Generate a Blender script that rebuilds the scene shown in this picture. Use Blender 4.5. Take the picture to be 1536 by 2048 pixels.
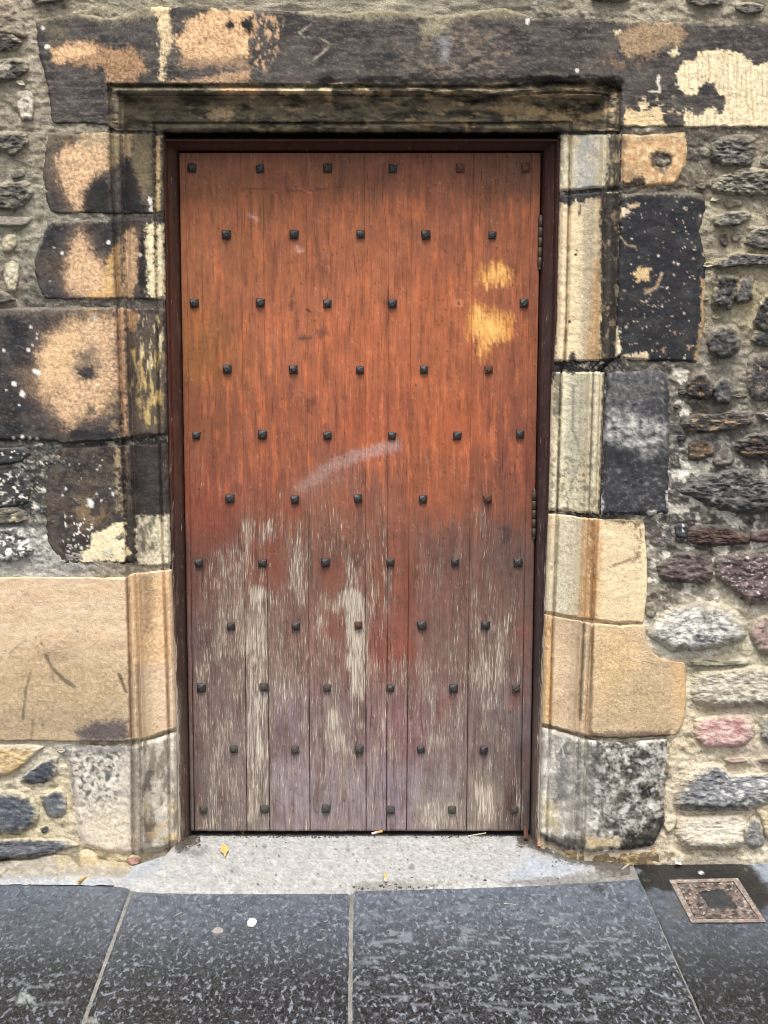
import bpy, math, random
import numpy as np
from mathutils import Vector

scene = bpy.context.scene
for o in list(bpy.data.objects):
    bpy.data.objects.remove(o)
random.seed(7)
RNG = np.random.default_rng(11)

# ------------------------------------------------------------------ camera
F, CX, CY = 3250.0, 720.0, 1024.0           # focal length and principal point of the 1536x2048 photograph
PITCH = math.atan(504.0 / F)
D, H = 4.36, 1.68                           # metres from the wall face, eye height
SP, CP = math.sin(PITCH), math.cos(PITCH)
cd = bpy.data.cameras.new('camera')
cam = bpy.data.objects.new('camera', cd)
scene.collection.objects.link(cam)
cam.location = (0, -D, H)
cam.rotation_euler = (math.pi / 2 - PITCH, 0, 0)
cd.sensor_fit = 'VERTICAL'
cd.sensor_height = 24.0
cd.lens = F / 2048.0 * 24.0
cd.shift_x = (768.0 - CX) / 2048.0
cd.clip_start, cd.clip_end = 0.05, 500.0
scene.camera = cam

# ------------------------------------------------------------------ sky, sun, exposure
SUN_EL, SUN_AZ = math.radians(64), math.radians(-16)     # soft overcast light from above the street
world = bpy.data.worlds.new('World')
scene.world = world
world.use_nodes = True
wt = world.node_tree
for n in list(wt.nodes):
    wt.nodes.remove(n)
sky = wt.nodes.new('ShaderNodeTexSky')
sky.sky_type = 'NISHITA'
sky.sun_disc = False
sky.sun_elevation = SUN_EL
sky.sun_rotation = math.pi + SUN_AZ
sky.air_density, sky.dust_density, sky.ozone_density = 1.0, 6.0, 1.0
hs = wt.nodes.new('ShaderNodeHueSaturation')             # cloud veil: most of the blue is gone
hs.inputs['Saturation'].default_value = 0.36
bg = wt.nodes.new('ShaderNodeBackground')
bg.inputs['Strength'].default_value = 0.10
wo = wt.nodes.new('ShaderNodeOutputWorld')
wt.links.new(sky.outputs[0], hs.inputs['Color'])
wt.links.new(hs.outputs[0], bg.inputs[0])
wt.links.new(bg.outputs[0], wo.inputs[0])
sl = bpy.data.lights.new('sun', 'SUN')
sl.energy = 1.5
sl.angle = math.radians(20)
sl.color = (1.0, 0.965, 0.92)
so = bpy.data.objects.new('sun', sl)
scene.collection.objects.link(so)
so.location = (0, -6, 8)
so.rotation_euler = (math.pi / 2 - SUN_EL, 0, SUN_AZ)
vs = scene.view_settings
vs.view_transform, vs.look, vs.gamma = 'Standard', 'None', 1.0
vs.use_curve_mapping = False
vs.exposure = 1.2
scene.cycles.filter_width = 1.05

# ------------------------------------------------------------------ geometry of the view
def un_y(u, v, y):
    """photo position on a vertical plane at depth y -> world points"""
    u, v, y = np.broadcast_arrays(np.asarray(u, float), np.asarray(v, float), np.asarray(y, float))
    a, b = (u - CX) / F, (CY - v) / F
    dy, dz = CP + b * SP, -SP + b * CP
    t = (y + D) / dy
    return np.stack([a * t, y.copy(), H + dz * t], -1)

def un_z(u, v, z=0.0):
    """photo position on a horizontal plane at height z -> world points"""
    u, v, z = np.broadcast_arrays(np.asarray(u, float), np.asarray(v, float), np.asarray(z, float))
    a, b = (u - CX) / F, (CY - v) / F
    dy, dz = CP + b * SP, -SP + b * CP
    t = (z - H) / dz
    return np.stack([a * t, -D + dy * t, z.copy()], -1)

# ------------------------------------------------------------------ noise and drawing fields
def _hash(ix, iy, seed):
    h = (ix.astype(np.int64) * 374761393 + iy.astype(np.int64) * 668265263 + seed * 1274126177) & 0xffffffff
    h = ((h ^ (h >> 13)) * 1274126177) & 0xffffffff
    return (h ^ (h >> 16)) & 0xffffffff

def noise(x, y, seed=0):
    x0, y0 = np.floor(x), np.floor(y)
    fx, fy = x - x0, y - y0
    ix, iy = x0.astype(np.int64), y0.astype(np.int64)
    def g(ax, ay, dx, dy):
        a = _hash(ax, ay, seed) * (2 * math.pi / 4294967296.0)
        return np.cos(a) * dx + np.sin(a) * dy
    w = lambda t: t * t * t * (t * (t * 6 - 15) + 10)
    wx, wy = w(fx), w(fy)
    n0 = g(ix, iy, fx, fy) * (1 - wx) + g(ix + 1, iy, fx - 1, fy) * wx
    n1 = g(ix, iy + 1, fx, fy - 1) * (1 - wx) + g(ix + 1, iy + 1, fx - 1, fy - 1) * wx
    return (n0 * (1 - wy) + n1 * wy) * 1.5          # about -1..1

def fbm(u, v, su, sv=None, octv=4, seed=0, gain=0.55):
    sv = su if sv is None else sv
    x, y = np.asarray(u, float) / su, np.asarray(v, float) / sv
    a, s, t = 1.0, 0.0, 0.0
    for k in range(octv):
        s = s + a * noise(x, y, seed + 17 * k)
        t += a
        a *= gain
        x, y = x * 2.03 + 5.1, y * 2.03 + 3.7
    return s / t * 1.5

def sst(a, b, x):
    t = np.clip((x - a) / (b - a + 1e-9), 0, 1)
    return t * t * (3 - 2 * t)

def sdf(u, v, poly):
    """signed distance to a polygon, positive inside"""
    p = np.asarray(poly, float)
    q = np.roll(p, -1, 0)
    d = np.full(np.shape(u), 1e9)
    ins = np.zeros(np.shape(u), bool)
    for (ax, ay), (bx, by) in zip(p, q):
        ex, ey = bx - ax, by - ay
        wx, wy = u - ax, v - ay
        t = np.clip((wx * ex + wy * ey) / (ex * ex + ey * ey + 1e-9), 0, 1)
        d = np.minimum(d, (wx - t * ex) ** 2 + (wy - t * ey) ** 2)
        c = (ay > v) != (by > v)
        if abs(ey) > 1e-9:
            ins ^= c & (u < ex * (v - ay) / ey + ax)
    return np.where(ins, 1, -1) * np.sqrt(d)

def line_dist(u, v, pts):
    d = np.full(np.shape(u), 1e9)
    for (ax, ay), (bx, by) in zip(pts[:-1], pts[1:]):
        ex, ey = bx - ax, by - ay
        t = np.clip(((u - ax) * ex + (v - ay) * ey) / (ex * ex + ey * ey + 1e-9), 0, 1)
        d = np.minimum(d, (u - ax - t * ex) ** 2 + (v - ay - t * ey) ** 2)
    return np.sqrt(d)

ALB = 0.80                                    # albedo that a photographed tone stands for under this light
def C(r, g, b):
    f = lambda c: c / 12.92 if c <= 0.04045 else ((c + 0.055) / 1.055) ** 2.4
    return np.array([f(r / 255), f(g / 255), f(b / 255)]) * ALB

PEACH = C(213, 178, 141)                       # freshly bared sandstone
def idw(u, v, pts, p=2.2):
    w, acc = 0.0, 0.0
    for (a, b, c) in pts:
        k = 1.0 / ((u - a) ** 2 + (v - b) ** 2 + 60.0) ** (p / 1.0)
        w = w + k
        acc = acc + k[..., None] * np.asarray(c)
    return acc / w[..., None]

def Zm(ox, oy, s):
    return lambda pts: [(ox + x / s, oy + y / s) for x, y in pts]
Z1, Z2, Z3 = Zm(0, 0, 3), Zm(1024, 0, 3), Zm(0, 600, 3.2)
Z4, Z5, Z6 = Zm(1050, 640, 3.1605), Zm(0, 1180, 3.3024), Zm(1030, 1200, 3.0356)
Z7, Z8, ZP, ZL = Zm(420, 0, 2.543), Zm(200, 1600, 2.56), Zm(1100, 1640, 3.5229), Zm(0, 1640, 3.5229)

def paint(u, v, base, layers, seed, mott=0.22, streak=1.0):
    """albedo of a weathered surface: base tone, then stains with their own outlines, flecks and scratches"""
    base = np.asarray(base, float)
    n = 0.6 * fbm(u, v, 42 * streak, 42, 4, seed) + 0.7 * fbm(u, v, 9 * streak, 9, 3, seed + 5)
    col = (base if base.ndim > 1 else np.ones(np.shape(u) + (3,)) * base) * np.clip(1 + mott * n, .25, 1.9)[..., None]
    for k, L in enumerate(layers):
        kind, c = L[0], np.asarray(L[1], float)
        s = seed + 31 * (k + 1)
        if kind == 'P':                       # patch: polygon, softness, edge noise, opacity, mottling
            poly, soft, amp = L[2], L[3], L[4]
            op = L[5] if len(L) > 5 else 1.0
            mt = L[6] if len(L) > 6 else 0.2
            d = sdf(u, v, poly) + amp * fbm(u, v, max(14, amp * 1.6), None, 5, s, .62) + (1.2 + .35 * amp + .25 * soft) * fbm(u, v, 5, 5, 2, s + 7)
            m = sst(-soft, soft, d) * op
            if np.allclose(c, PEACH):             # soot thins out around a bare patch
                h_ = sst(-soft * 2 - 14, soft + 4, d + 7 * fbm(u, v, 18, 18, 3, s + 11))[..., None] * .55
                col = col * (1 - h_) + C(146, 122, 100) * h_
                mt = .27
            cc = c * np.clip(1 + mt * (0.7 * fbm(u, v, 34, 30, 4, s + 3) + 1.3 * fbm(u, v, 6, 6, 2, s + 4)), .3, 1.9)[..., None]
        elif kind == 'N':                     # blotches: scale u, scale v, threshold, softness, region
            su, sv, thr, soft = L[2:6]
            f = fbm(u, v, su, sv, 5, s, .62)
            m = sst(thr - soft, thr + soft, f)
            if len(L) > 6 and L[6] is not None:
                m = m * sst(-L[7], L[7], sdf(u, v, L[6]) + 8 * fbm(u, v, 25, None, 3, s + 9))
            if len(L) > 8:
                m = m * L[8]
            cc = c * np.clip(1 + .2 * fbm(u, v, 8, 8, 2, s + 4), .4, 1.7)[..., None]
        elif kind == 'D':                     # drops: [(u, v, radius)]
            m = np.zeros(np.shape(u))
            w = 1.5 * fbm(u, v, 8, 8, 2, s)
            for (a, b, r) in L[2]:
                m = np.maximum(m, sst(-1.6, 1.6, r + w * r * .25 - np.hypot(u - a, v - b)))
            cc = np.ones(np.shape(u) + (3,)) * c
        elif kind == 'S':                     # strokes: polyline, width, softness, opacity
            d = line_dist(u, v, L[2]) + 2.0 * fbm(u, v, 14, 14, 2, s)
            m = sst(L[3] + L[4], L[3] - L[4], d) * L[5]
            cc = np.ones(np.shape(u) + (3,)) * c
        col = col * (1 - m[..., None]) + cc * m[..., None]
    salt = sst(.62, .95, fbm(u, v, 4.5, 4, 2, seed + 901)) * sst(-.2, .6, fbm(u, v, 60, 50, 3, seed + 902)) * .45
    col = col * (1 - salt[..., None]) + (col * .4 + C(190, 180, 164) * .6) * salt[..., None]
    pit = sst(.60, .95, fbm(u, v, 5.5, 4, 2, seed + 903)) * sst(-.3, .5, fbm(u, v, 70, 60, 3, seed + 904)) * .5
    col = col * (1 - pit[..., None])
    lum = (col * [.25, .65, .10]).sum(-1, keepdims=True)
    col = col * (np.maximum(lum, .003) / .26) ** .24             # weathered stone spans soot black to fresh cut
    return np.clip(col, .004, .82)

def flecks(region, n, rmin, rmax, seed):
    r = np.random.default_rng(seed)
    u0, v0, u1, v1 = region
    return [(r.uniform(u0, u1), r.uniform(v0, v1), rmin + (rmax - rmin) * r.random() ** 3) for _ in range(n)]

# ------------------------------------------------------------------ materials
def nt(name, rough=.9, spec=.3):
    m = bpy.data.materials.new(name)
    m.use_nodes = True
    t = m.node_tree
    b = t.nodes['Principled BSDF']
    b.inputs['Roughness'].default_value = rough
    b.inputs['Specular IOR Level'].default_value = spec
    def N(tp, **kw):
        n = t.nodes.new(tp)
        for k, x in kw.items():
            if k.startswith('i_'):
                n.inputs[k[2:].replace('_', ' ')].default_value = x
            else:
                setattr(n, k, x)
        return n
    return m, t, b, N, t.links.new

def noise_tex(N, link, vec, scale, detail=4, rough=.6, dist=0.0):
    n = N('ShaderNodeTexNoise')
    n.inputs['Scale'].default_value = scale
    n.inputs['Detail'].default_value = detail
    n.inputs['Roughness'].default_value = rough
    n.inputs['Distortion'].default_value = dist
    link(vec, n.inputs['Vector'])
    return n.outputs['Fac']

def mapr(N, link, x, a, b, c, d, smooth=False):
    n = N('ShaderNodeMapRange')
    if smooth:
        n.interpolation_type = 'SMOOTHSTEP'
    link(x, n.inputs[0])
    for i, val in zip((1, 2, 3, 4), (a, b, c, d)):
        n.inputs[i].default_value = val
    return n.outputs[0]

def mult(N, link, col, fac):
    n = N('ShaderNodeVectorMath', operation='SCALE')
    link(col, n.inputs[0])
    link(fac, n.inputs['Scale'])
    return n.outputs[0]

def math_(N, link, op, a, b):
    n = N('ShaderNodeMath', operation=op)
    for i, x in enumerate((a, b)):
        if isinstance(x, (int, float)):
            n.inputs[i].default_value = x
        else:
            link(x, n.inputs[i])
    return n.outputs[0]

def mix_rgb(N, link, fac, a, b):
    n = N('ShaderNodeMix', data_type='RGBA')
    for i, x in ((0, fac), (6, a), (7, b)):
        if isinstance(x, (tuple, list, np.ndarray)):
            n.inputs[i].default_value = tuple(x)[:3] + (1,)
        elif isinstance(x, (int, float)):
            n.inputs[i].default_value = x
        else:
            link(x, n.inputs[i])
    return n.outputs[2]

def stone_mat(name, grain=(.72, 1.28), gs=420, bump=.35, bs=150, rough=.92, spec=.2, pits=0.0):
    m, t, b, N, link = nt(name, rough, spec)
    geo = N('ShaderNodeNewGeometry')
    P = geo.outputs['Position']
    at = N('ShaderNodeAttribute', attribute_name='col')
    g = mapr(N, link, noise_tex(N, link, P, gs, 3, .7), .3, .7, grain[0], grain[1])
    g2 = mapr(N, link, noise_tex(N, link, P, gs * .22, 4, .65), .3, .7, .86, 1.14)
    c = mult(N, link, at.outputs['Color'], math_(N, link, 'MULTIPLY', g, g2))
    if pits:
        p = mapr(N, link, noise_tex(N, link, P, gs * .5, 2, .5), .30, .36, 1 - pits, 1.0, True)
        c = mult(N, link, c, p)
    link(c, b.inputs['Base Color'])
    h = math_(N, link, 'ADD', noise_tex(N, link, P, bs, 6, .68), math_(N, link, 'MULTIPLY', noise_tex(N, link, P, gs, 2, .6), .35))
    bp = N('ShaderNodeBump')
    bp.inputs['Strength'].default_value = bump
    bp.inputs['Distance'].default_value = .006
    link(h, bp.inputs['Height'])
    link(bp.outputs[0], b.inputs['Normal'])
    return m

M_ASHLAR = stone_mat('dressed_sandstone', (.76, 1.24), 420, .55, 110, pits=.25)
M_RUBBLE = stone_mat('rubble_stone', (.68, 1.32), 330, .85, 85)
M_MORTAR = stone_mat('lime_mortar', (.64, 1.36), 360, 1.0, 95, rough=.97, spec=.1, pits=.2)
M_CONC = stone_mat('concrete', (.84, 1.16), 300, .45, 170, rough=.9, spec=.25, pits=.3)

def wood_mat(name, frame=False):
    m, t, b, N, link = nt(name, .62, .3)
    geo = N('ShaderNodeNewGeometry')
    oi = N('ShaderNodeObjectInfo')
    def scaled(sx, sy, sz, vec):
        mp = N('ShaderNodeMapping')
        mp.inputs['Scale'].default_value = (sx, sy, sz)
        link(vec, mp.inputs['Vector'])
        return mp.outputs[0]
    off = N('ShaderNodeCombineXYZ')
    link(math_(N, link, 'MULTIPLY', oi.outputs['Random'], 7.3), off.inputs[1])
    add = N('ShaderNodeVectorMath', operation='ADD')
    link(geo.outputs['Position'], add.inputs[0])
    link(off.outputs[0], add.inputs[1])
    P0 = add.outputs[0]
    wn = N('ShaderNodeTexNoise')                      # the grain wanders and makes cathedral figures
    wn.inputs['Scale'].default_value = 1.0
    wn.inputs['Detail'].default_value = 2.0
    link(scaled(6, 1, 1.6, P0), wn.inputs['Vector'])
    wx = math_(N, link, 'MULTIPLY', math_(N, link, 'SUBTRACT', wn.outputs['Fac'], .5), .075)
    cx = N('ShaderNodeCombineXYZ')
    link(wx, cx.inputs[0])
    ad2 = N('ShaderNodeVectorMath', operation='ADD')
    link(P0, ad2.inputs[0])
    link(cx.outputs[0], ad2.inputs[1])
    P = ad2.outputs[0]
    g1 = noise_tex(N, link, scaled(330, 1, 6, P), 1, 3, .6)
    g2 = noise_tex(N, link, scaled(620, 1, 24, P), 1, 3, .6)
    g3 = noise_tex(N, link, scaled(55, 1, 3, P), 1, 3, .6)
    ck = noise_tex(N, link, scaled(420, 1, 13, P), 1, 2, .5)
    at = N('ShaderNodeAttribute', attribute_name='col')
    fl = N('ShaderNodeAttribute', attribute_name='fleck')
    c = at.outputs['Color']
    worn = mapr(N, link, fl.outputs['Fac'], .05, .45, .40, 1.0)       # intact paint hides most of the grain
    gg = math_(N, link, 'MULTIPLY', mapr(N, link, g1, .3, .7, .60, 1.28), mapr(N, link, g2, .3, .7, .78, 1.2))
    gg = math_(N, link, 'ADD', 1.0, math_(N, link, 'MULTIPLY', math_(N, link, 'SUBTRACT', gg, 1.0), worn))
    c = mult(N, link, c, gg)
    c = mult(N, link, c, mapr(N, link, noise_tex(N, link, geo.outputs['Position'], 26, 5, .65), .3, .7, .84, 1.14))
    c = mult(N, link, c, mapr(N, link, g3, .3, .7, .90, 1.09))
    crack = mapr(N, link, ck, .27, .37, .42, 1.0, True)  # open pores and drying checks
    sn = noise_tex(N, link, scaled(120, 1, 9, P), 1, 5, .66)
    sm = math_(N, link, 'ADD', sn, math_(N, link, 'MULTIPLY', fl.outputs['Fac'], .55))
    sm = mapr(N, link, sm, .60, 1.05, 0, .50, True)
    c = mix_rgb(N, link, sm, c, mix_rgb(N, link, g1, C(104, 88, 78), C(188, 174, 154)))
    fn = noise_tex(N, link, scaled(500, 1, 24, P), 1, 4, .66)
    fm = math_(N, link, 'ADD', fn, math_(N, link, 'MULTIPLY', fl.outputs['Fac'], .30))
    fm = mapr(N, link, fm, .685, .785, 0, 1, True)
    fcol = mix_rgb(N, link, mapr(N, link, g1, .35, .65, 0, 1), C(166, 152, 134), C(232, 222, 204))
    c = mix_rgb(N, link, math_(N, link, 'MULTIPLY', fm, .80), c, fcol)
    c = mult(N, link, c, crack)
    link(c, b.inputs['Base Color'])
    h = math_(N, link, 'ADD', math_(N, link, 'MULTIPLY', g1, .6), math_(N, link, 'MULTIPLY', ck, .5))
    h = math_(N, link, 'ADD', h, math_(N, link, 'MULTIPLY', fm, -.25))
    bp = N('ShaderNodeBump')
    bp.inputs['Strength'].default_value = .35
    bp.inputs['Distance'].default_value = .003
    link(h, bp.inputs['Height'])
    link(bp.outputs[0], b.inputs['Normal'])
    return m
M_WOOD = wood_mat('weathered_painted_oak')

def slate_mat():
    m, t, b, N, link = nt('riven_slate', .42, .5)
    geo = N('ShaderNodeNewGeometry')
    P = geo.outputs['Position']
    at = N('ShaderNodeAttribute', attribute_name='col')
    ve = N('ShaderNodeAttribute', attribute_name='vein')
    mp = N('ShaderNodeMapping')                        # the riven ripples run away from the wall
    mp.inputs['Scale'].default_value = (1.0, .45, 1.0)
    link(P, mp.inputs['Vector'])
    P = mp.outputs[0]
    w = noise_tex(N, link, P, 48, 5, .68, 1.6)
    w2 = noise_tex(N, link, P, 86, 4, .6, .45)
    r = math_(N, link, 'ABSOLUTE', math_(N, link, 'SUBTRACT', w, .5), 0)
    ridge = mapr(N, link, r, .0, .035, 1, 0, True)
    blot = mapr(N, link, w2, .525, .64, 0, 1, True)
    v = math_(N, link, 'MAXIMUM', math_(N, link, 'MULTIPLY', ridge, .38), blot)
    v = math_(N, link, 'MULTIPLY', v, ve.outputs['Fac'])
    fine = mapr(N, link, noise_tex(N, link, P, 420, 2, .6), .3, .7, .8, 1.2)
    c = mix_rgb(N, link, v, mult(N, link, at.outputs['Color'], fine), C(126, 133, 142))
    link(c, b.inputs['Base Color'])
    link(mapr(N, link, w2, .3, .7, .34, .6), b.inputs['Roughness'])
    h = math_(N, link, 'ADD', noise_tex(N, link, P, 34, 6, .62, .8), math_(N, link, 'MULTIPLY', w2, .4))
    bp = N('ShaderNodeBump')
    bp.inputs['Strength'].default_value = .6
    bp.inputs['Distance'].default_value = .010
    link(h, bp.inputs['Height'])
    link(bp.outputs[0], b.inputs['Normal'])
    return m
M_SLATE = slate_mat()

def plain(name, c, rough=.7, var=.25, scale=300, metal=0.0, spec=.4, bump=.3):
    m, t, b, N, link = nt(name, rough, spec)
    geo = N('ShaderNodeNewGeometry')
    rgb = N('ShaderNodeRGB')
    rgb.outputs[0].default_value = tuple(c) + (1,)
    f = mapr(N, link, noise_tex(N, link, geo.outputs['Position'], scale, 4, .65), .3, .7, 1 - var, 1 + var)
    link(mult(N, link, rgb.outputs[0], f), b.inputs['Base Color'])
    b.inputs['Metallic'].default_value = metal
    bp = N('ShaderNodeBump')
    bp.inputs['Strength'].default_value = bump
    bp.inputs['Distance'].default_value = .002
    link(noise_tex(N, link, geo.outputs['Position'], scale * .7, 3, .6), bp.inputs['Height'])
    link(bp.outputs[0], b.inputs['Normal'])
    return m

# ------------------------------------------------------------------ building helpers
col_main = scene.collection
ROOTLOC = {}

def empty(name, loc, label=None, cat=None, group=None):
    o = bpy.data.objects.new(name, None)
    o.empty_display_size = .1
    col_main.objects.link(o)
    o.location = loc
    tag(o, label, cat, group)
    ROOTLOC[o.name] = Vector(loc)
    return o

def tag(o, label=None, cat=None, group=None, kind=None):
    for k, x in (('label', label), ('category', cat), ('group', group), ('kind', kind)):
        if x:
            o[k] = x
    return o

def world_loc(o):
    p = Vector(o.location)
    while o.parent:
        o = o.parent
        p = p + Vector(o.location)
    return p

def mk(name, V, faces, mat, parent=None, attrs=None, smooth=True, origin=None):
    V = np.asarray(V, np.float64).reshape(-1, 3)
    if origin is None:
        origin = (V.min(0) + V.max(0)) / 2
    me = bpy.data.meshes.new(name)
    L = V - np.asarray(origin)
    if isinstance(faces, np.ndarray):
        k = faces.shape[1]
        me.vertices.add(len(L))
        me.vertices.foreach_set('co', L.astype(np.float32).ravel())
        me.loops.add(faces.size)
        me.loops.foreach_set('vertex_index', faces.astype(np.int32).ravel())
        me.polygons.add(len(faces))
        me.polygons.foreach_set('loop_start', np.arange(len(faces), dtype=np.int32) * k)
        me.update(calc_edges=True)
    else:
        me.from_pydata([tuple(p) for p in L], [], [tuple(f) for f in faces])
    me.validate()
    if smooth:
        me.polygons.foreach_set('use_smooth', np.ones(len(me.polygons), bool))
    for an, val in (attrs or {}).items():
        val = np.asarray(val, np.float32)
        if val.ndim > 1 and val.shape[-1] == 3:
            v = val.reshape(-1, 3)
            v = np.concatenate([v, np.ones((len(v), 1), np.float32)], 1)
            a = me.attributes.new(an, 'FLOAT_COLOR', 'POINT')
            a.data.foreach_set('color', v.ravel())
        else:
            a = me.attributes.new(an, 'FLOAT', 'POINT')
            a.data.foreach_set('value', val.ravel())
    me.materials.append(mat)
    o = bpy.data.objects.new(name, me)
    col_main.objects.link(o)
    if parent is not None:
        o.parent = parent
        o.location = Vector(origin) - world_loc(parent)
    else:
        o.location = origin
    return o

def quads(nr, nc, flip=False):
    i = np.arange(nr * nc).reshape(nr, nc)
    q = np.stack([i[:-1, :-1], i[1:, :-1], i[1:, 1:], i[:-1, 1:]], -1).reshape(-1, 4)
    return q[:, ::-1].copy() if flip else q

def ip(x, pts):
    p = np.asarray(pts, float)
    return np.interp(x, p[:, 0], p[:, 1])

# ------------------------------------------------------------------ the moulded opening
LO = [(165, 213), (262, 217), (430, 222), (620, 231), (880, 240), (1150, 251), (1480, 260), (1760, 262)]   # left: where flat face turns into moulding
LI = [(165, 326), (262, 327), (600, 331), (880, 335), (1150, 343), (1460, 353), (1760, 356)]             # left: inner arris
RO = [(165, 1246), (262, 1241), (383, 1237), (722, 1230), (738, 1209), (1030, 1199), (1240, 1190), (1460, 1178), (1760, 1168)]
RI = [(165, 1122), (262, 1121), (640, 1114), (760, 1104), (1030, 1097), (1230, 1090), (1450, 1084), (1760, 1076)]
HT = [(0, 167), (215, 166), (700, 168), (1000, 169), (1120, 160), (1200, 165), (1245, 178), (2000, 178)]
HB = 263.0
PT = [0, .035, .06, .10, .15, .20, .225, .245, .27, .34, .46, .58, .70, .78, .80, .82, .84, .87, .93, .98, 1.0]
PY = [0, .016, .020, .007, .001, .008, .024, .029, .024, .046, .064, .074, .080, .082, .086, .098, .096, .080, .082, .092, .105]

def T_of(u, v):
    tl = (u - ip(v, LO)) / (ip(v, LI) - ip(v, LO))
    tr = (ip(v, RO) - u) / (ip(v, RO) - ip(v, RI))
    th = (v - ip(u, HT)) / (HB - ip(u, HT))
    return np.minimum(np.minimum(tl, tr), th)

def prof(T):
    return np.interp(T, PT, PY)

# worn places of the head moulding, deeper or blunter than the profile
ERODE = [([(640, 160), (1250, 158), (1235, 205), (1100, 215), (900, 205), (660, 190)], .010, 8),
         ([(1060, 158), (1240, 165), (1225, 215), (1090, 220)], .016, 10),
         ([(700, 180), (1080, 185), (1080, 205), (700, 200)], .011, 6),
         ([(420, 196), (760, 192), (760, 230), (420, 226)], .006, 14), ([(880, 205), (1230, 200), (1230, 250), (900, 250)], .007, 16)]
def Ywall(u, v):
    Y = prof(T_of(u, v))
    for poly, amt, soft in ERODE:
        m = sst(-soft, soft, sdf(u, v, poly) + 6 * fbm(u, v, 30, 14, 3, 91))
        Y = Y + m * (amt * (.8 + 1.3 * fbm(u, v, 90, 30, 5, 92, .58)))
    T = T_of(u, v)
    chip = np.maximum(0, fbm(u, v, 80, 24, 5, 93, .65) - .12) * .020 
    Y = Y + chip * (sst(.05, .10, T) * sst(.21, .18, T) + sst(.85, .88, T) * sst(1.0, .97, T))
    return Y

# ------------------------------------------------------------------ the wall: mortar bed
wall_cols = np.concatenate([np.arange(-900, -60, 60), np.arange(-60, 400, 3.2), np.arange(400, 1060, 12), np.arange(1060, 1600, 3.2), np.arange(1600, 2420, 60)]).astype(float)
wall_rows = np.concatenate([np.arange(-900, -40, 60), np.arange(-40, 1764, 3.2)]).astype(float)
MORTAR_PTS = [(20, 60, C(175, 165, 144)), (80, 240, C(165, 156, 138)), (75, 300, C(158, 150, 131)), (30, 440, C(167, 161, 143)), (20, 600, C(148, 139, 124)), (75, 600, C(127, 122, 112)),
    (40, 900, C(98, 96, 93)), (90, 980, C(90, 88, 86)), (60, 1128, C(179, 176, 170)), (100, 1500, C(201, 193, 174)), (140, 1580, C(213, 199, 168)), (60, 1670, C(202, 191, 160)),
    (80, 1740, C(211, 205, 192)), (240, 1720, C(187, 172, 141)), (300, 10, C(175, 167, 143)), (700, 10, C(178, 171, 149)), (1300, 20, C(176, 167, 145)),
    (1395, 300, C(118, 112, 101)), (1395, 360, C(126, 118, 103)), (1440, 390, C(186, 176, 152)), (1420, 600, C(169, 161, 138)), (1505, 600, C(181, 169, 138)), (1430, 720, C(155, 148, 134)), (1370, 780, C(118, 112, 103)),
    (1345, 900, C(111, 107, 104)), (1440, 900, C(125, 120, 115)), (1350, 1050, C(104, 99, 95)), (1300, 1150, C(127, 120, 108)), (1320, 1290, C(208, 199, 180)),
    (1400, 1320, C(193, 184, 158)), (1370, 1450, C(217, 201, 171)), (1450, 1510, C(209, 196, 173)), (1340, 1600, C(211, 197, 172)), (1500, 1710, C(222, 210, 188)), (1355, 1390, C(220, 208, 184)),
    (330, 272, C(102, 98, 90)), (1118, 262, C(102, 99, 92)), (240, 600, C(117, 111, 103)), (280, 885, C(75, 73, 71)), (300, 1140, C(158, 148, 129)), (1150, 735, C(60, 58, 60)), (1150, 384, C(75, 73, 71)), (1150, 1034, C(64, 62, 62)), (1150, 1240, C(216, 193, 159)), (1180, 1475, C(168, 154, 132)), (220, 1485, C(158, 148, 129))]
LIME = C(216, 210, 196)
U, V = np.meshgrid(wall_cols, wall_rows)
mort_y = Ywall(U, V) + .0045 + .005 * fbm(U, V, 70, 60, 3, 5) + .0070 * fbm(U, V, 24, 15, 5, 6, .66)
mort_y = np.where(T_of(U, V) > .02, Ywall(U, V) + .006, mort_y)
mort_layers = [('N', C(196, 188, 170), 9, 7, .35, .25, None, 1, .5), ('N', C(92, 86, 78), 8, 6, .42, .22, None, 1, .5), ('N', C(205, 196, 178), 34, 22, .34, .14, None, 1, .45), ('N', C(84, 78, 70), 40, 26, .42, .2, None, 1, .5),
    ('N', LIME, 34, 24, .20, .10, [(1290, 880), (1560, 880), (1560, 1330), (1280, 1330)], 25, .85),
    ('N', LIME, 26, 18, .34, .06, [(-20, 890), (110, 890), (110, 1140), (-20, 1140)], 20),
    ('P', LIME, Z4([(930, 300), (1030, 310), (1025, 380), (980, 395), (940, 360)]), 3, 7), ('P', LIME, Z4([(960, 520), (1010, 510), (1040, 560), (1030, 610), (970, 590)]), 3, 7),
    ('P', LIME, Z4([(985, 890), (1100, 900), (1180, 905), (1150, 955), (1060, 965), (1005, 1035), (970, 1000)]), 2, 6), ('P', LIME, Z4([(1020, 1115), (1090, 1120), (1140, 1190), (1060, 1180)]), 2, 6),
    ('P', LIME, Z4([(950, 1185), (1040, 1180), (1040, 1215), (950, 1225)]), 2, 6), ('P', LIME, Z4([(1180, 1210), (1260, 1195), (1400, 1300), (1330, 1320), (1260, 1270)]), 2, 8),
    ('P', LIME, Z4([(1420, 1400), (1560, 1400), (1560, 1440), (1440, 1440)]), 2, 6)]
mort_col = paint(U, V, idw(U, V, MORTAR_PTS), mort_layers, 3, .2)
Pw = un_y(U, V, mort_y)
q = quads(*U.shape)
uc, vc = U.ravel()[q].mean(1), V.ravel()[q].mean(1)
hole = (T_of(uc, vc) > .985)
wall = mk('stone_wall', Pw, q[~hole], M_MORTAR, None, {'col': mort_col}, origin=(0, 0, 0))
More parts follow.
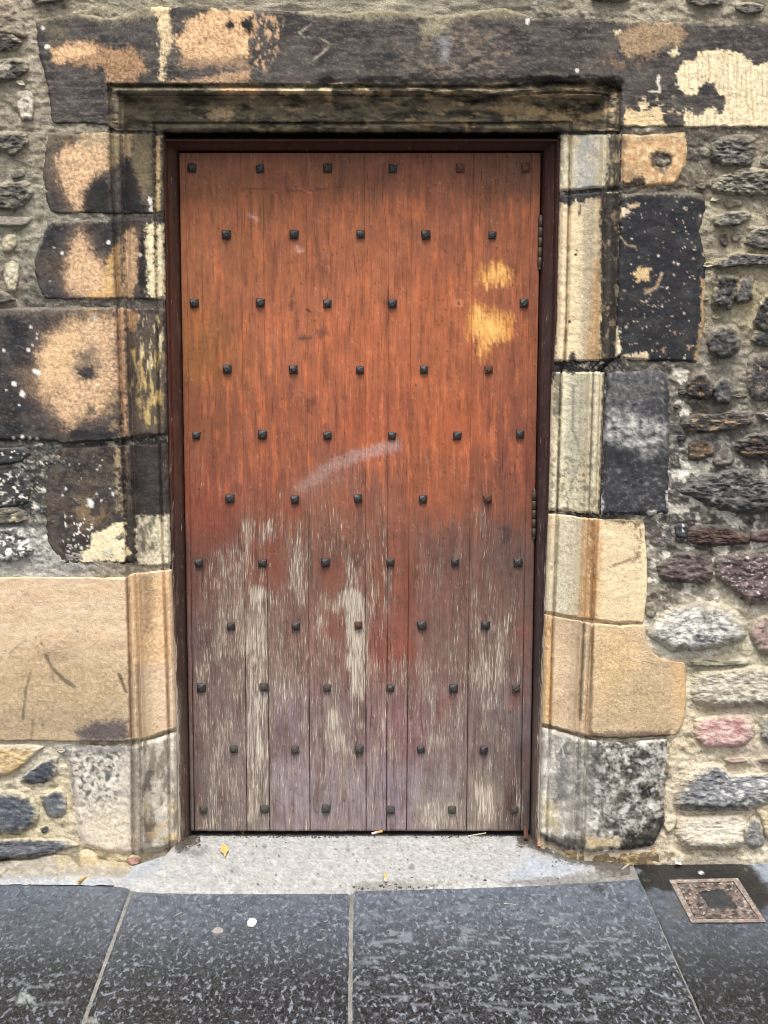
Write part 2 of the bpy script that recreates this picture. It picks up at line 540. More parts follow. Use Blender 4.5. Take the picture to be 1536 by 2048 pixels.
tag(wall, 'old rubble stone wall bedded in grey and tan lime mortar around the studded door', 'wall')

# ------------------------------------------------------------------ dressed stones of the doorway
surround = empty('door_surround', (0, 0, 0), 'moulded sandstone door surround with soot blackened and tan blocks', 'door surround')
BLK, BLK2, PEACH, CREAM, TAN = C(76, 72, 72), C(100, 94, 88), C(213, 178, 141), C(228, 213, 176), C(216, 191, 160)
GREY, OLIVE, WHITE = C(128, 120, 110), C(160, 150, 124), C(228, 224, 216)
MT = np.array(sorted(set(PT + list(np.linspace(0, 1, 40)))))

def finish_patch(name, U, V, Y, base, layers, seed, mott, streak, back=None, flip=False, parent=None, mat=None, disp=.0016):
    Y = Y + disp * fbm(U, V, 40, 30, 4, seed + 71) + disp * .45 * fbm(U, V, 9, 9, 3, seed + 72)
    colr = paint(U, V, base, layers, seed, mott, streak)
    Pp = un_y(U, V, Y)
    if back == 'col':                                  # return of the inner arris back to the timber frame
        ex = [Pp[:, -1:] * [1, 0, 1] + np.array([0, yy, 0]) for yy in (.125, .16, .21)]
        Pp = np.concatenate([Pp] + ex, 1)
        colr = np.concatenate([colr] + [colr[:, -1:]] * 3, 1)
    elif back == 'row':
        ex = [Pp[-1:] * [1, 0, 1] + np.array([0, yy, 0]) for yy in (.125, .16, .21)]
        Pp = np.concatenate([Pp] + ex, 0)
        colr = np.concatenate([colr] + [colr[-1:]] * 3, 0)
    return mk(name, Pp, quads(Pp.shape[0], Pp.shape[1], flip), mat or M_ASHLAR, parent or surround, {'col': colr})

def jamb(side, top, bot, outer, base, layers, seed, prot=.002, rim=6, mott=.22, streak=1.0, lump=0.0, step=2.6, disp=.0018):
    vt = np.mean([p[1] for p in top])
    vb = np.mean([p[1] for p in bot])
    r = np.linspace(0, 1, int((vb - vt) / step) + 2)
    r = np.unique(np.concatenate([r, np.array([.004, .01, .02, .98, .99, .996])]))[:, None]
    v0 = vt + (vb - vt) * r
    O, I = (LO, LI) if side < 0 else (RO, RI)
    uo, ul, ui = ip(v0, outer), ip(v0, O), ip(v0, I)
    wf = float(np.max(np.abs(uo - ul)))
    sf = np.linspace(0, 1, int(wf / step) + 2)[:-1][None, :]
    U = np.concatenate([uo + (ul - uo) * sf, ul + (ui - ul) * MT[None, :]], 1)
    vtc, vbc = ip(U, sorted(top)), ip(U, sorted(bot))
    wob = 1.6 * fbm(U, U * 0 + seed, 22, 22, 3, seed + 3)
    V = (vtc + wob) * (1 - r) + (vbc + wob) * r
    tt = np.concatenate([sf * 0 - (1 - sf), MT[None, :]], 1) + 0 * U
    Y = prof(np.clip(tt, 0, 1)) - prot
    chip = np.maximum(0, fbm(U, V, 30, 90, 5, seed + 93, .65) - .22) * .016 
    Y = Y + chip * (sst(.05, .10, tt) * sst(.21, .18, tt) + sst(.85, .88, tt) * sst(1.0, .97, tt))
    dist = np.minimum(V - V[:1], V[-1:] - V)
    dist = np.minimum(dist, np.where(tt < 0, np.abs(U - U[:, :1]), 1e9))
    rr = rim * (1 + .5 * fbm(U, V, 26, 26, 3, seed + 8))
    Y = Y + .0105 * (1 - sst(0, 1, dist / np.maximum(rr, 2)))
    if lump:
        Y = Y + lump * fbm(U, V, 80, 70, 4, seed + 9)
    return finish_patch('jamb_stone', U, V, Y, base, layers, seed, mott, streak, 'col', side > 0, disp=disp)

# lintel with the head moulding, one long stone
lc = np.unique(np.concatenate([np.arange(68, 205, 3), np.arange(205, 335, 2), np.arange(335, 1105, 3), np.arange(1105, 1255, 2), np.arange(1255, 1680, 3)])).astype(float)
topc = [(60, 36), (100, 30), (170, 26), (230, 34), (290, 10), (420, 12), (520, 18), (640, 26), (780, 16), (880, 30), (1000, 12), (1060, 30), (1180, 34), (1330, 40), (1450, 46), (1700, 44)]
botc = [(60, 250), (213, 252), (232, 261), (330, 263), (1118, 263), (1240, 263), (1250, 257), (1700, 259)]
rf = np.linspace(0, 1, 50)[:-1]
tcv, bcv, hcv = ip(lc, topc) + 3 * fbm(lc, lc * 0, 24, 24, 3, 7), ip(lc, botc) + 1.2 * fbm(lc, lc * 0 + 9, 30, 30, 3, 8), ip(lc, HT)
Vl = np.concatenate([tcv[None] + (hcv - tcv)[None] * rf[:, None], hcv[None] + (bcv - hcv)[None] * MT[:, None]], 0)
Ul = np.ones_like(Vl) * lc[None]
edge = ip(Vl, [(30, 66), (100, 74), (150, 84), (200, 97), (255, 102)]) + 3 * fbm(Vl, Vl * 0, 30, 30, 3, 4)
Ul = Ul + (edge - 68) * np.clip(1 - (Ul - 68) / 110, 0, 1)
Yl = Ywall(Ul, Vl) - .003
dl = np.minimum(Vl - Vl[:1], Ul - Ul[:, :1])
inmould = T_of(Ul, np.minimum(Vl, HB - .5)) > 0.01
dl = np.minimum(dl, np.where(inmould, 1e9, Vl[-1:] - Vl))
Yl = Yl + .014 * (1 - sst(0, 7, dl + 2 * fbm(Ul, Vl, 20, 20, 2, 2)))
DK, DK2 = C(100, 94, 90), C(112, 104, 96)
lint_layers = [
    ('N', C(66, 63, 64), 90, 40, .05, .4, None, 1, .8), ('N', C(134, 126, 116), 40, 9, .22, .3, None, 1, .55), ('N', C(150, 142, 130), 12, 4, .45, .2, None, 1, .5),
    ('P', OLIVE, [(60, 20), (330, 12), (330, 30), (240, 44), (200, 42), (150, 30), (90, 40), (60, 60)], 9, 10, .9),
    ('P', OLIVE, [(560, 0), (1130, 0), (1130, 30), (1040, 34), (960, 34), (880, 42), (820, 34), (740, 40), (660, 34), (600, 24)], 9, 12, .85),
    ('P', OLIVE, [(1130, 20), (1700, 20), (1700, 50), (1400, 46), (1250, 46)], 7, 9, .9),
    ('P', C(136, 126, 98), [(85, 48), (125, 60), (120, 82), (95, 70)], 14, 12, .6),
    ('P', C(186, 148, 112), Z1([(300, 300), (400, 260), (480, 240), (600, 275), (680, 300), (800, 290), (850, 340), (880, 420), (800, 490), (650, 490), (620, 400), (480, 400), (400, 375), (340, 385)]), 8, 14, .85, .35),
    ('P', C(222, 184, 142), Z1([(300, 300), (400, 265), (490, 245), (590, 280), (560, 320), (470, 350), (400, 380), (335, 380)]), 4, 10, .8, .35),
    ('P', C(222, 198, 158), Z1([(860, -40), (1030, -40), (1020, 120), (1040, 250), (1000, 340), (985, 490), (955, 490), (960, 250), (940, 110)]), 4, 8, .95, .3),
    ('P', C(222, 182, 140), Z1([(1040, 250), (1100, 190), (1110, 120), (1240, 90), (1260, 50), (1400, 60), (1500, 55), (1510, 130), (1540, 180), (1500, 240), (1480, 330), (1380, 360), (1240, 370), (1110, 340)]), 5, 12, .95, .35),
    ('P', C(190, 156, 122), Z1([(1060, 350), (1480, 340), (1490, 400), (1250, 400), (1100, 410)]), 7, 8, .7),
    ('P', C(206, 168, 130), Z1([(1310, 440), (1500, 420), (1500, 495), (1000, 500), (1010, 485), (1250, 470)]), 5, 8, .8),
    ('P', C(64, 60, 62), Z1([(1350, 150), (1390, 120), (1410, 160), (1370, 185)]), 3, 4), ('P', C(64, 60, 62), Z1([(1440, 130), (1500, 100), (1530, 150), (1500, 210), (1450, 160)]), 3, 5),
    ('N', C(210, 172, 134), 13, 26, .16, .12, Z7([(210, 60), (370, 70), (360, 240), (280, 360), (220, 340)]), 8, .9),
    ('S', C(190, 176, 156), Z7([(520, 120), (455, 165), (480, 190), (560, 195), (615, 225), (570, 270), (520, 310)]), 1.6, 1.4, .7),
    ('N', C(160, 142, 122), 20, 10, .12, .22, Z7([(950, 240), (1100, 150), (1330, 130), (1536, 160), (1536, 400), (1180, 410), (980, 350)]), 22, .6),
    ('P', C(172, 164, 136), Z7([(1060, 130), (1230, 90), (1210, 150), (1130, 190), (1080, 180)]), 10, 8, .85),
    ('P', C(160, 160, 164), Z7([(1150, 190), (1230, 190), (1210, 300), (1180, 300)]), 10, 8, .6),
    ('D', WHITE, [(1055, 41, 4), (1054, 46, 3), (86, 55, 4), (94, 94, 5), (1318, 156, 3), (1316, 162, 3), (1154, 141, 4), (1434, 44, 3)]),
    ('N', C(150, 124, 100), 14, 24, .10, .2, Z2([(480, 330), (760, 310), (870, 330), (800, 400), (560, 410)]), 8, .8),
    ('P', C(176, 150, 118), Z2([(630, 220), (700, 160), (830, 135), (960, 140), (1060, 200), (1010, 265), (920, 270), (860, 320), (760, 320), (680, 330)]), 5, 10, .9, .3),
    ('P', C(222, 206, 170), Z2([(930, 320), (990, 285), (1005, 325), (960, 340)]), 2, 4), ('P', C(222, 206, 170), Z2([(605, 190), (655, 175), (660, 200), (615, 210)]), 2, 4),
    ('P', C(232, 214, 178), Z2([(1120, 310), (1260, 300), (1370, 320), (1460, 395), (1540, 370), (1700, 340), (1900, 360), (1900, 765), (1030, 765), (1040, 660), (1110, 690), (1200, 645), (1240, 690), (1285, 660), (1275, 570), (1240, 570), (1230, 510), (1180, 485), (1120, 520), (1100, 570), (1040, 570), (985, 500), (975, 440), (1040, 370), (1110, 350)]), 1.6, 7, 1.0, .18), ('N', C(186, 160, 122), 4.6, 80, .22, .22, Z2([(1120, 310), (1260, 300), (1370, 320), (1460, 395), (1540, 370), (1700, 340), (1900, 360), (1900, 765), (1030, 765), (1040, 660), (1110, 690), (1200, 645), (1240, 690), (1285, 660), (1275, 570), (1240, 570), (1230, 510), (1180, 485), (1120, 520), (1100, 570), (1040, 570), (985, 500), (975, 440), (1040, 370), (1110, 350)]), 2, .55),
    ('P', C(226, 200, 156), Z2([(680, 640), (760, 670), (870, 640), (915, 690), (900, 730), (950, 765), (668, 765)]), 2, 6, 1.0, .22),
    ('N', C(214, 192, 158), 22, 18, .22, .08, Z2([(750, 580), (1000, 580), (1010, 680), (760, 670)]), 6),
    ('S', C(226, 216, 196), Z2([(880, 455), (870, 490), (885, 520), (885, 552), (820, 548)]), 2.0, 1.5, .9),
    ('N', C(200, 184, 152), 30, 12, .22, .2, [(340, 168), (900, 168), (900, 190), (340, 188)], 3, .8),
    ('N', C(206, 182, 148), 22, 13, .26, .2, [(380, 205), (660, 200), (660, 252), (380, 252)], 5, .8),
    ('P', C(196, 164, 116), Z2([(-170, 640), (0, 620), (200, 650), (380, 670), (520, 690), (510, 730), (300, 730), (100, 715), (-40, 700)]), 5, 6, .9, .3),
    ('P', C(140, 118, 90), Z2([(190, 540), (300, 510), (470, 500), (600, 540), (560, 580), (350, 580)]), 6, 8, .7, .4),
    ('N', C(176, 160, 126), 60, 14, -.25, .5, [(215, 168), (1235, 168), (1235, 262), (215, 262)], 4, .6),
    ('N', C(132, 124, 104), 40, 12, .1, .3, [(215, 168), (640, 168), (640, 262), (215, 262)], 4, .6)]
lint_layers += [('N', C(50, 48, 44), 70, 26, .14, .35, [(215, 168), (1240, 168), (1240, 262), (215, 262)], 4, .75), ('N', C(206, 178, 132), 40, 18, .36, .2, [(500, 168), (1240, 168), (1240, 262), (500, 262)], 4, .75), ('P', C(216, 196, 160), [(555, 172), (612, 172), (606, 187), (560, 187)], 3, 6, .8), ('P', C(206, 186, 150), [(640, 176), (664, 174), (660, 186), (646, 186)], 2, 4, .8), ('P', C(212, 190, 150), [(700, 180), (745, 178), (745, 190), (710, 190)], 3, 5, .8), ('P', C(206, 168, 128), [(440, 172), (520, 172), (520, 188), (445, 190)], 4, 6, .7), ('P', C(212, 182, 146), Z7([(0, 560), (120, 540), (130, 590), (30, 610), (-20, 600)]), 3, 8, .8)]
lint_layers += [('S', C(206, 186, 150), [(1360 + k * 11.5, 90 + 12 * math.sin(k * 2.1)), (1352 + k * 11.5 + 6 * math.sin(k), 256)], 1.0, 1.2, .0) for k in range(0)]
finish_patch('lintel', Ul, Vl, Yl, DK, lint_layers, 21, .24, 1.8, 'row')

def hpoly(pts):
    return pts

SOOT = [('N', C(116, 100, 84), 80, 50, .05, .4, None, 1, .5), ('N', C(112, 106, 100), 46, 24, .2, .3, None, 1, .6), ('N', C(52, 51, 55), 60, 60, .1, .4, None, 1, .6), ('N', C(140, 130, 120), 10, 5, .42, .2, None, 1, .45)]
# left jamb, top to bottom
jamb(-1, [(90, 264), (217, 262), (327, 268)], [(95, 428), (220, 431), (330, 428)], [(262, 96), (300, 88), (350, 84), (400, 90), (430, 100)], BLK2, SOOT + [
    ('P', C(136, 126, 106), Z1([(250, 760), (1000, 780), (1000, 830), (640, 810), (400, 830), (250, 900)]), 8, 8, .8),
    ('P', PEACH, Z1([(390, 890), (470, 840), (560, 800), (640, 790), (655, 1000), (560, 1075), (500, 1160), (490, 1260), (460, 1280), (430, 1230), (360, 1080), (330, 960)]), 10, 11, .95, .32),
    ('P', C(176, 160, 132), Z1([(470, 830), (640, 785), (640, 860), (520, 880)]), 9, 8, .7),
    ('P', C(58, 56, 58), Z1([(580, 1060), (640, 1060), (660, 1120), (660, 1280), (500, 1290), (510, 1170)]), 6, 8, .85),
    ('P', C(160, 146, 112), Z1([(655, 800), (720, 800), (715, 990), (660, 990)]), 4, 6, .85), ('P', C(196, 170, 130), Z1([(730, 810), (790, 810), (780, 950), (740, 940)]), 6, 8, .8),
    ('P', C(150, 136, 104), Z1([(800, 810), (910, 810), (905, 1160), (850, 1200), (790, 1000)]), 10, 10, .7),
    ('P', C(60, 58, 62), Z1([(740, 955), (770, 950), (840, 1120), (860, 1280), (730, 1280)]), 5, 8, .8),
    ('P', C(206, 178, 134), Z1([(935, 810), (965, 820), (960, 1280), (930, 1280), (935, 1100)]), 4, 7, .9), ('P', WHITE, Z1([(890, 1180), (910, 1190), (915, 1265), (895, 1265)]), 2, 4, .9)], 31)
jamb(-1, [(70, 446), (110, 440), (222, 436), (330, 432)], [(60, 596), (110, 602), (226, 600), (332, 600)], [(436, 96), (470, 80), (520, 66), (560, 70), (600, 84)], C(80, 78, 80), SOOT + [
    ('P', C(150, 142, 128), Z1([(200, 1300), (660, 1280), (640, 1330), (330, 1340), (270, 1370), (230, 1500), (190, 1500)]), 7, 8, .8),
    ('P', PEACH, Z1([(478, 1385), (505, 1420), (535, 1500), (580, 1560), (640, 1600), (676, 1600), (684, 1780), (520, 1790), (430, 1760), (385, 1660), (400, 1560), (440, 1440)]), 12, 10, .95, .3),
    ('P', C(216, 176, 118), Z1([(640, 1560), (680, 1500), (684, 1780), (530, 1795), (540, 1765), (620, 1740)]), 5, 7, .8),
    ('P', C(196, 160, 112), Z1([(690, 1480), (720, 1440), (735, 1790), (690, 1790)]), 4, 7, .85), ('P', PEACH, Z1([(745, 1400), (800, 1370), (835, 1480), (820, 1680), (790, 1780), (745, 1790)]), 5, 8, .95, .3),
    ('P', CREAM, Z1([(885, 1345), (920, 1335), (940, 1800), (890, 1780), (870, 1480)]), 3, 7, 1), ('P', CREAM, Z1([(935, 1340), (985, 1345), (1000, 1800), (945, 1800)]), 3, 6, .95),
    ('P', C(52, 50, 56), Z1([(840, 1380), (870, 1400), (880, 1700), (850, 1760), (825, 1640)]), 4, 8, .8), ('D', WHITE, [(124, 506, 3), (281, 509, 3), (217, 485, 4)])], 32)
jamb(-1, [(-40, 614), (230, 614), (332, 616)], [(-40, 884), (60, 880), (130, 889), (240, 880), (260, 876), (330, 870)], [(600, -60), (900, -60)], C(74, 73, 77), SOOT + [
    ('P', C(140, 132, 118), Z3([(-100, 30), (700, 30), (680, 70), (400, 90), (-100, 100)]), 8, 8, .6),
    ('P', C(150, 126, 100), Z3([(90, 440), (260, 420), (300, 640), (180, 600)]), 20, 12, .6),
    ('P', PEACH, Z3([(400, 160), (560, 95), (730, 110), (745, 300), (740, 560), (690, 680), (620, 740), (520, 760), (430, 820), (380, 740), (330, 680), (255, 600), (250, 480), (260, 320), (310, 230)]), 18, 14, .95, .32),
    ('P', C(226, 190, 144), Z3([(330, 250), (480, 200), (520, 330), (440, 480), (300, 520), (270, 400)]), 18, 12, .7),
    ('P', C(110, 102, 94), Z3([(500, 330), (600, 310), (650, 420), (620, 520), (520, 520), (480, 440)]), 14, 16, .75), ('P', C(62, 62, 68), Z3([(500, 440), (600, 430), (600, 500), (500, 505)]), 5, 9, .85),
    ('P', C(96, 88, 82), Z3([(560, 670), (600, 680), (610, 730), (560, 730)]), 4, 5, .8), ('D', C(196, 190, 176), [(190, 637, 5)]),
    ('P', C(58, 56, 60), Z3([(470, 820), (700, 830), (740, 890), (420, 890)]), 10, 9, .8), ('N', C(176, 150, 112), 16, 18, .1, .2, Z3([(690, 600), (770, 600), (770, 890), (690, 890)]), 8, .7),
    ('P', C(196, 156, 120), Z3([(750, 50), (795, 60), (800, 300), (820, 860), (790, 870), (765, 500)]), 4, 7, .85), ('P', C(206, 164, 122), Z3([(815, 70), (880, 60), (870, 200), (820, 200)]), 6, 8, .85),
    ('P', C(122, 108, 92), Z3([(830, 200), (1050, 60), (1060, 860), (840, 880)]), 10, 10, .7),
    ('N', C(200, 174, 118), 12, 60, .10, .2, Z3([(835, 320), (960, 300), (1050, 340), (1040, 760), (940, 820), (850, 600)]), 8, .95),
    ('N', C(222, 206, 160), 9, 50, .22, .12, Z3([(890, 100), (1050, 100), (1050, 500), (900, 400)]), 8, .8),
    ('D', WHITE, [(28, 768, 5), (8, 701, 3), (57, 700, 4), (61, 654, 3), (45, 788, 6), (70, 742, 5), (76, 745, 5), (74, 668, 2), (74, 676, 2), (65, 690, 2), (12, 780, 2), (38, 810, 2), (28, 876, 3), (45, 875, 4), (60, 876, 3), (74, 877, 3)])], 33, prot=.006)
jamb(-1, [(70, 896), (130, 893), (240, 888), (340, 884)], [(95, 1118), (130, 1132), (200, 1128), (262, 1130), (300, 1136), (345, 1130)], [(890, 112), (930, 96), (980, 88), (1040, 86), (1090, 92), (1130, 120)], C(84, 76, 74), SOOT + [
    ('N', C(122, 106, 88), 12, 12, .24, .2, None, 1, .6),
    ('P', C(150, 128, 96), Z3([(480, 1270), (600, 1240), (690, 1380), (600, 1450), (500, 1440)]), 9, 9, .7), ('P', C(78, 72, 74), Z3([(560, 1260), (640, 1260), (640, 1370), (580, 1380)]), 5, 6, .9),
    ('N', C(188, 168, 132), 12, 12, .1, .12, Z3([(720, 920), (800, 900), (800, 1400), (740, 1380)]), 7, .7),
    ('P', CREAM, Z3([(720, 1440), (800, 1410), (805, 1560), (838, 1620), (780, 1672), (520, 1676), (498, 1640), (570, 1590), (590, 1500)]), 2, 5, 1, .1), ('P', C(196, 190, 170), Z3([(650, 1600), (730, 1590), (720, 1640), (670, 1640)]), 6, 5, .8),
    ('P', C(70, 66, 68), Z3([(860, 920), (1050, 900), (1060, 1360), (870, 1380)]), 8, 8, .55), ('P', C(214, 204, 176), Z3([(870, 1390), (1050, 1380), (1100, 1350), (1100, 1690), (880, 1720), (870, 1500)]), 3, 6, .9, .3),
    ('N', C(92, 86, 76), 14, 30, .1, .25, Z3([(870, 1390), (1040, 1380), (1000, 1600), (880, 1640)]), 6, .7),
    ('N', WHITE, 9, 9, .36, .05, Z3([(400, 1380), (620, 1400), (560, 1640), (420, 1720)]), 6), ('D', WHITE, flecks((95, 920, 250, 1100), 26, 1.2, 3.2, 5)), ('P', WHITE, Z3([(560, 1270), (600, 1265), (590, 1330), (560, 1320)]), 2, 4)], 34, prot=-.001)
jamb(-1, [(-40, 1154), (250, 1154), (270, 1146), (344, 1138)], [(-40, 1482), (150, 1484), (258, 1484), (300, 1474), (354, 1456)], [(1100, -60), (1500, -60)], TAN, [
    ('N', C(204, 174, 138), 140, 60, .1, .4, None, 1, .6), ('P', C(186, 164, 130), [(-60, 1330), (150, 1300), (260, 1330), (260, 1490), (-60, 1490)], 50, 24, .8),
    ('P', C(168, 150, 124), [(-60, 1410), (260, 1410), (260, 1490), (-60, 1490)], 26, 14, .5), ('P', C(104, 96, 98), Z5([(500, 930), (620, 870), (840, 860), (845, 1000), (520, 1000)]), 8, 8, .9),
    ('P', C(150, 130, 106), Z5([(250, 400), (420, 380), (470, 450), (330, 480), (240, 450)]), 14, 10, .5), ('S', C(116, 102, 88), Z5([(300, 430), (350, 520), (420, 590), (490, 640)]), 3.6, 2.5, .8),
    ('S', C(116, 102, 88), Z5([(205, 530), (170, 660), (150, 850)]), 2.2, 1.8, .7), ('S', C(128, 112, 94), Z5([(345, 540), (355, 600)]), 2.2, 2, .5), ('S', C(104, 92, 80), Z5([(790, 560), (830, 670)]), 3, 2, .8),
    ('S', C(150, 132, 106), Z5([(60, 420), (170, 330)]), 2, 2, .6), ('S', C(140, 120, 96), Z5([(220, 850), (210, 980)]), 2, 2, .6), ('D', C(84, 74, 64), [(84, 1449, 1.6), (155, 1262, 1.4), (72, 1275, 1.6), (83, 1287, 2)]),
    ('P', C(222, 186, 144), [(252, 1150), (350, 1150), (352, 1330), (262, 1330)], 16, 10, .8), ('P', C(140, 116, 92), [(285, 1150), (306, 1150), (306, 1260), (290, 1270)], 9, 6, .5),
    ('S', C(120, 98, 80), [(253, 1150), (258, 1300), (261, 1470)], 3.0, 2, .6), ('S', C(146, 114, 88), [(275, 1330), (279, 1470)], 4, 3, .4), ('S', C(150, 128, 104), [(333, 1190), (338, 1450)], 3, 2.5, .5)], 35, prot=.005, mott=.12, rim=3, disp=.0012)
jamb(-1, [(120, 1500), (130, 1492), (260, 1490), (300, 1480), (356, 1462)], [(140, 1680), (170, 1694), (210, 1706), (262, 1712), (280, 1706), (320, 1702), (358, 1686)], [(1485, 126), (1520, 132), (1570, 142), (1620, 150), (1660, 152), (1710, 170)], C(196, 188, 174), [
    ('N', C(96, 94, 92), 10, 10, .14, .2, [(130, 1500), (240, 1500), (240, 1640), (150, 1640)], 18, .85), ('P', C(112, 110, 110), Z5([(430, 1020), (860, 1020), (860, 1060), (740, 1090), (560, 1060), (480, 1060), (440, 1100)]), 7, 10, .8),
    ('P', C(104, 104, 106), Z5([(690, 1190), (740, 1190), (740, 1250), (695, 1250)]), 4, 4, .8), ('P', C(120, 112, 100), Z5([(860, 1040), (930, 1040), (930, 1720), (860, 1720)]), 7, 9, .55),
    ('P', C(214, 200, 178), [(150, 1610), (260, 1600), (262, 1700), (190, 1700)], 24, 14, .7), ('P', C(96, 94, 92), Z5([(960, 1200), (1010, 1190), (1000, 1330), (950, 1310)]), 5, 6, .8), ('P', C(110, 106, 100), Z5([(1070, 1200), (1120, 1200), (1110, 1350), (1075, 1300)]), 6, 6, .7),
    ('N', C(128, 116, 96), 18, 60, .12, .2, [(270, 1480), (356, 1480), (356, 1690), (270, 1690)], 6, .7), ('P', C(124, 100, 76), Z5([(960, 1540), (1030, 1540), (1010, 1600), (950, 1590)]), 6, 5, .7),
    ('N', C(206, 176, 120), 30, 20, .26, .15, [(270, 1600), (356, 1600), (356, 1690), (270, 1690)], 8, .7), ('N', WHITE, 14, 14, .28, .1, [(140, 1510), (240, 1510), (240, 1640), (160, 1640)], 10, .6)], 36, prot=.008, rim=10, lump=.004, mott=.2)

# right jamb, top to bottom; the carved and flat halves are separate where the bed joints differ
def flat_block(top, bot, left, right, base, layers, seed, prot=.003, rim=7, mott=.22, lump=0.0, name='jamb_stone', streak=1.0, hollow=None):
    vt, vb = np.mean([p[1] for p in top]), np.mean([p[1] for p in bot])
    ul, ur = np.mean([p[1] for p in left]), np.mean([p[1] for p in right])
    r = np.linspace(0, 1, int((vb - vt) / 2.6) + 2)[:, None]
    s = np.linspace(0, 1, int((ur - ul) / 2.6) + 2)[None, :]
    v0 = vt + (vb - vt) * r
    U = ip(v0, left) * (1 - s) + ip(v0, right) * s
    V = ip(U, top) * (1 - r) + ip(U, bot) * r
    cr = np.minimum(np.minimum(V - V[:1], V[-1:] - V), np.minimum(U - U[:, :1], U[:, -1:] - U))
    rr = rim * (1 + .5 * fbm(U, V, 26, 26, 3, seed + 8))
    Y = -prot + .0105 * (1 - sst(0, 1, cr / np.maximum(rr, 2))) + lump * fbm(U, V, 70, 70, 4, seed)
    if hollow:
        for (a, b, rad, dep) in hollow:
            Y = Y + dep * sst(rad, rad * .3, np.hypot(U - a, V - b) + 4 * fbm(U, V, 18, 18, 2, seed + 1))
    return finish_patch(name, U, V, Y, base, layers, seed, mott, streak)

RTOP = [(1100, 268), (1240, 266)]
ROsave = list(RO)
def carved(top, bot, vr, base, layers, seed, ulim=None, **kw):
    return jamb(1, top, bot, [(vr[0], ip(vr[0], RO) + .5), (vr[1], ip(vr[1], RO) + .5)], base, layers, seed, **kw)

DARKSTRIP = C(96, 90, 78)
carved([(1100, 268), (1250, 265)], [(1100, 386), (1205, 378), (1250, 378)], (266, 382), C(214, 204, 178), [
    ('P', C(176, 176, 176), [(1156, 264), (1192, 264), (1190, 384), (1152, 384)], 12, 8, .8), ('S', C(74, 70, 64), [(1138, 266), (1138, 384)], 2, 1.5, .6), ('P', C(96, 92, 84), [(1100, 264), (1121, 264), (1118, 384), (1100, 384)], 4, 5, .8),
    ('P', DARKSTRIP, [(1219, 264), (1250, 264), (1248, 384), (1212, 384)], 3, 4, .95), ('N', C(226, 206, 164), 14, 30, .2, .2, None, 1, .5), ('P', C(112, 102, 84), [(1100, 262), (1215, 262), (1215, 270), (1100, 272)], 5, 6, .8)], 41, mott=.14)
carved([(1100, 390), (1205, 382), (1250, 382)], [(1100, 724), (1200, 724), (1240, 720)], (386, 722), C(226, 206, 170), [
    ('P', C(170, 160, 142), [(1168, 384), (1190, 384), (1188, 724), (1160, 724)], 9, 8, .6), ('P', C(206, 160, 104), [(1188, 520), (1201, 520), (1200, 722), (1170, 722), (1182, 600)], 6, 7, .6),
    ('P', C(68, 68, 74), [(1100, 384), (1204, 380), (1204, 394), (1174, 398), (1170, 412), (1150, 398), (1140, 412), (1118, 404)], 2.5, 5, .95), ('S', C(60, 56, 52), [(1161, 410), (1158, 432)], 2, 1.5, .8), ('D', C(50, 46, 44), [(1151, 509, 3), (1153, 500, 2), (1139, 644, 3)]),
    ('P', C(62, 60, 62), [(1200, 384), (1250, 380), (1250, 724), (1200, 724), (1202, 600)], 2.5, 4, .93), ('N', C(170, 150, 124), 12, 30, .3, .1, [(1196, 390), (1236, 390), (1236, 724), (1196, 724)], 4, .7),
    ('S', C(60, 56, 54), [(1138, 388), (1130, 724)], 2, 1.4, .6), ('P', C(108, 104, 98), [(1100, 384), (1120, 384), (1114, 560), (1112, 724), (1100, 724)], 3, 4, .75), ('P', C(58, 56, 62), [(1140, 706), (1150, 702), (1154, 724), (1138, 724)], 2, 3, .9)], 42, mott=.13)
carved([(1090, 742), (1209, 742), (1215, 742)], [(1085, 1020), (1120, 1022), (1180, 1030), (1212, 1032)], (742, 1028), C(218, 207, 178), [
    ('P', C(172, 172, 154), [(1140, 742), (1172, 742), (1168, 900), (1140, 1000), (1130, 900)], 10, 10, .65), ('P', C(56, 54, 60), Z4([(170, 270), (500, 290), (500, 312), (330, 330), (300, 350), (240, 330), (200, 330), (170, 400)]), 2.5, 5, .9),
    ('S', C(100, 96, 84), Z4([(305, 420), (300, 700), (320, 740), (340, 800)]), 2.4, 2, .5), ('N', C(110, 104, 88), 10, 12, .16, .2, [(1090, 900), (1200, 900), (1200, 1030), (1090, 1030)], 26, .6),
    ('P', C(92, 86, 80), Z4([(185, 330), (225, 350), (225, 560), (200, 640), (180, 600)]), 4, 6, .7), ('S', C(62, 58, 56), [(1122, 742), (1114, 1024)], 2, 1.5, .6), ('S', C(60, 58, 58), [(1208, 742), (1199, 1028)], 2.4, 1.6, .8), ('S', C(72, 68, 64), [(1187, 742), (1178, 1028)], 2, 1.4, .5)], 43, mott=.13)
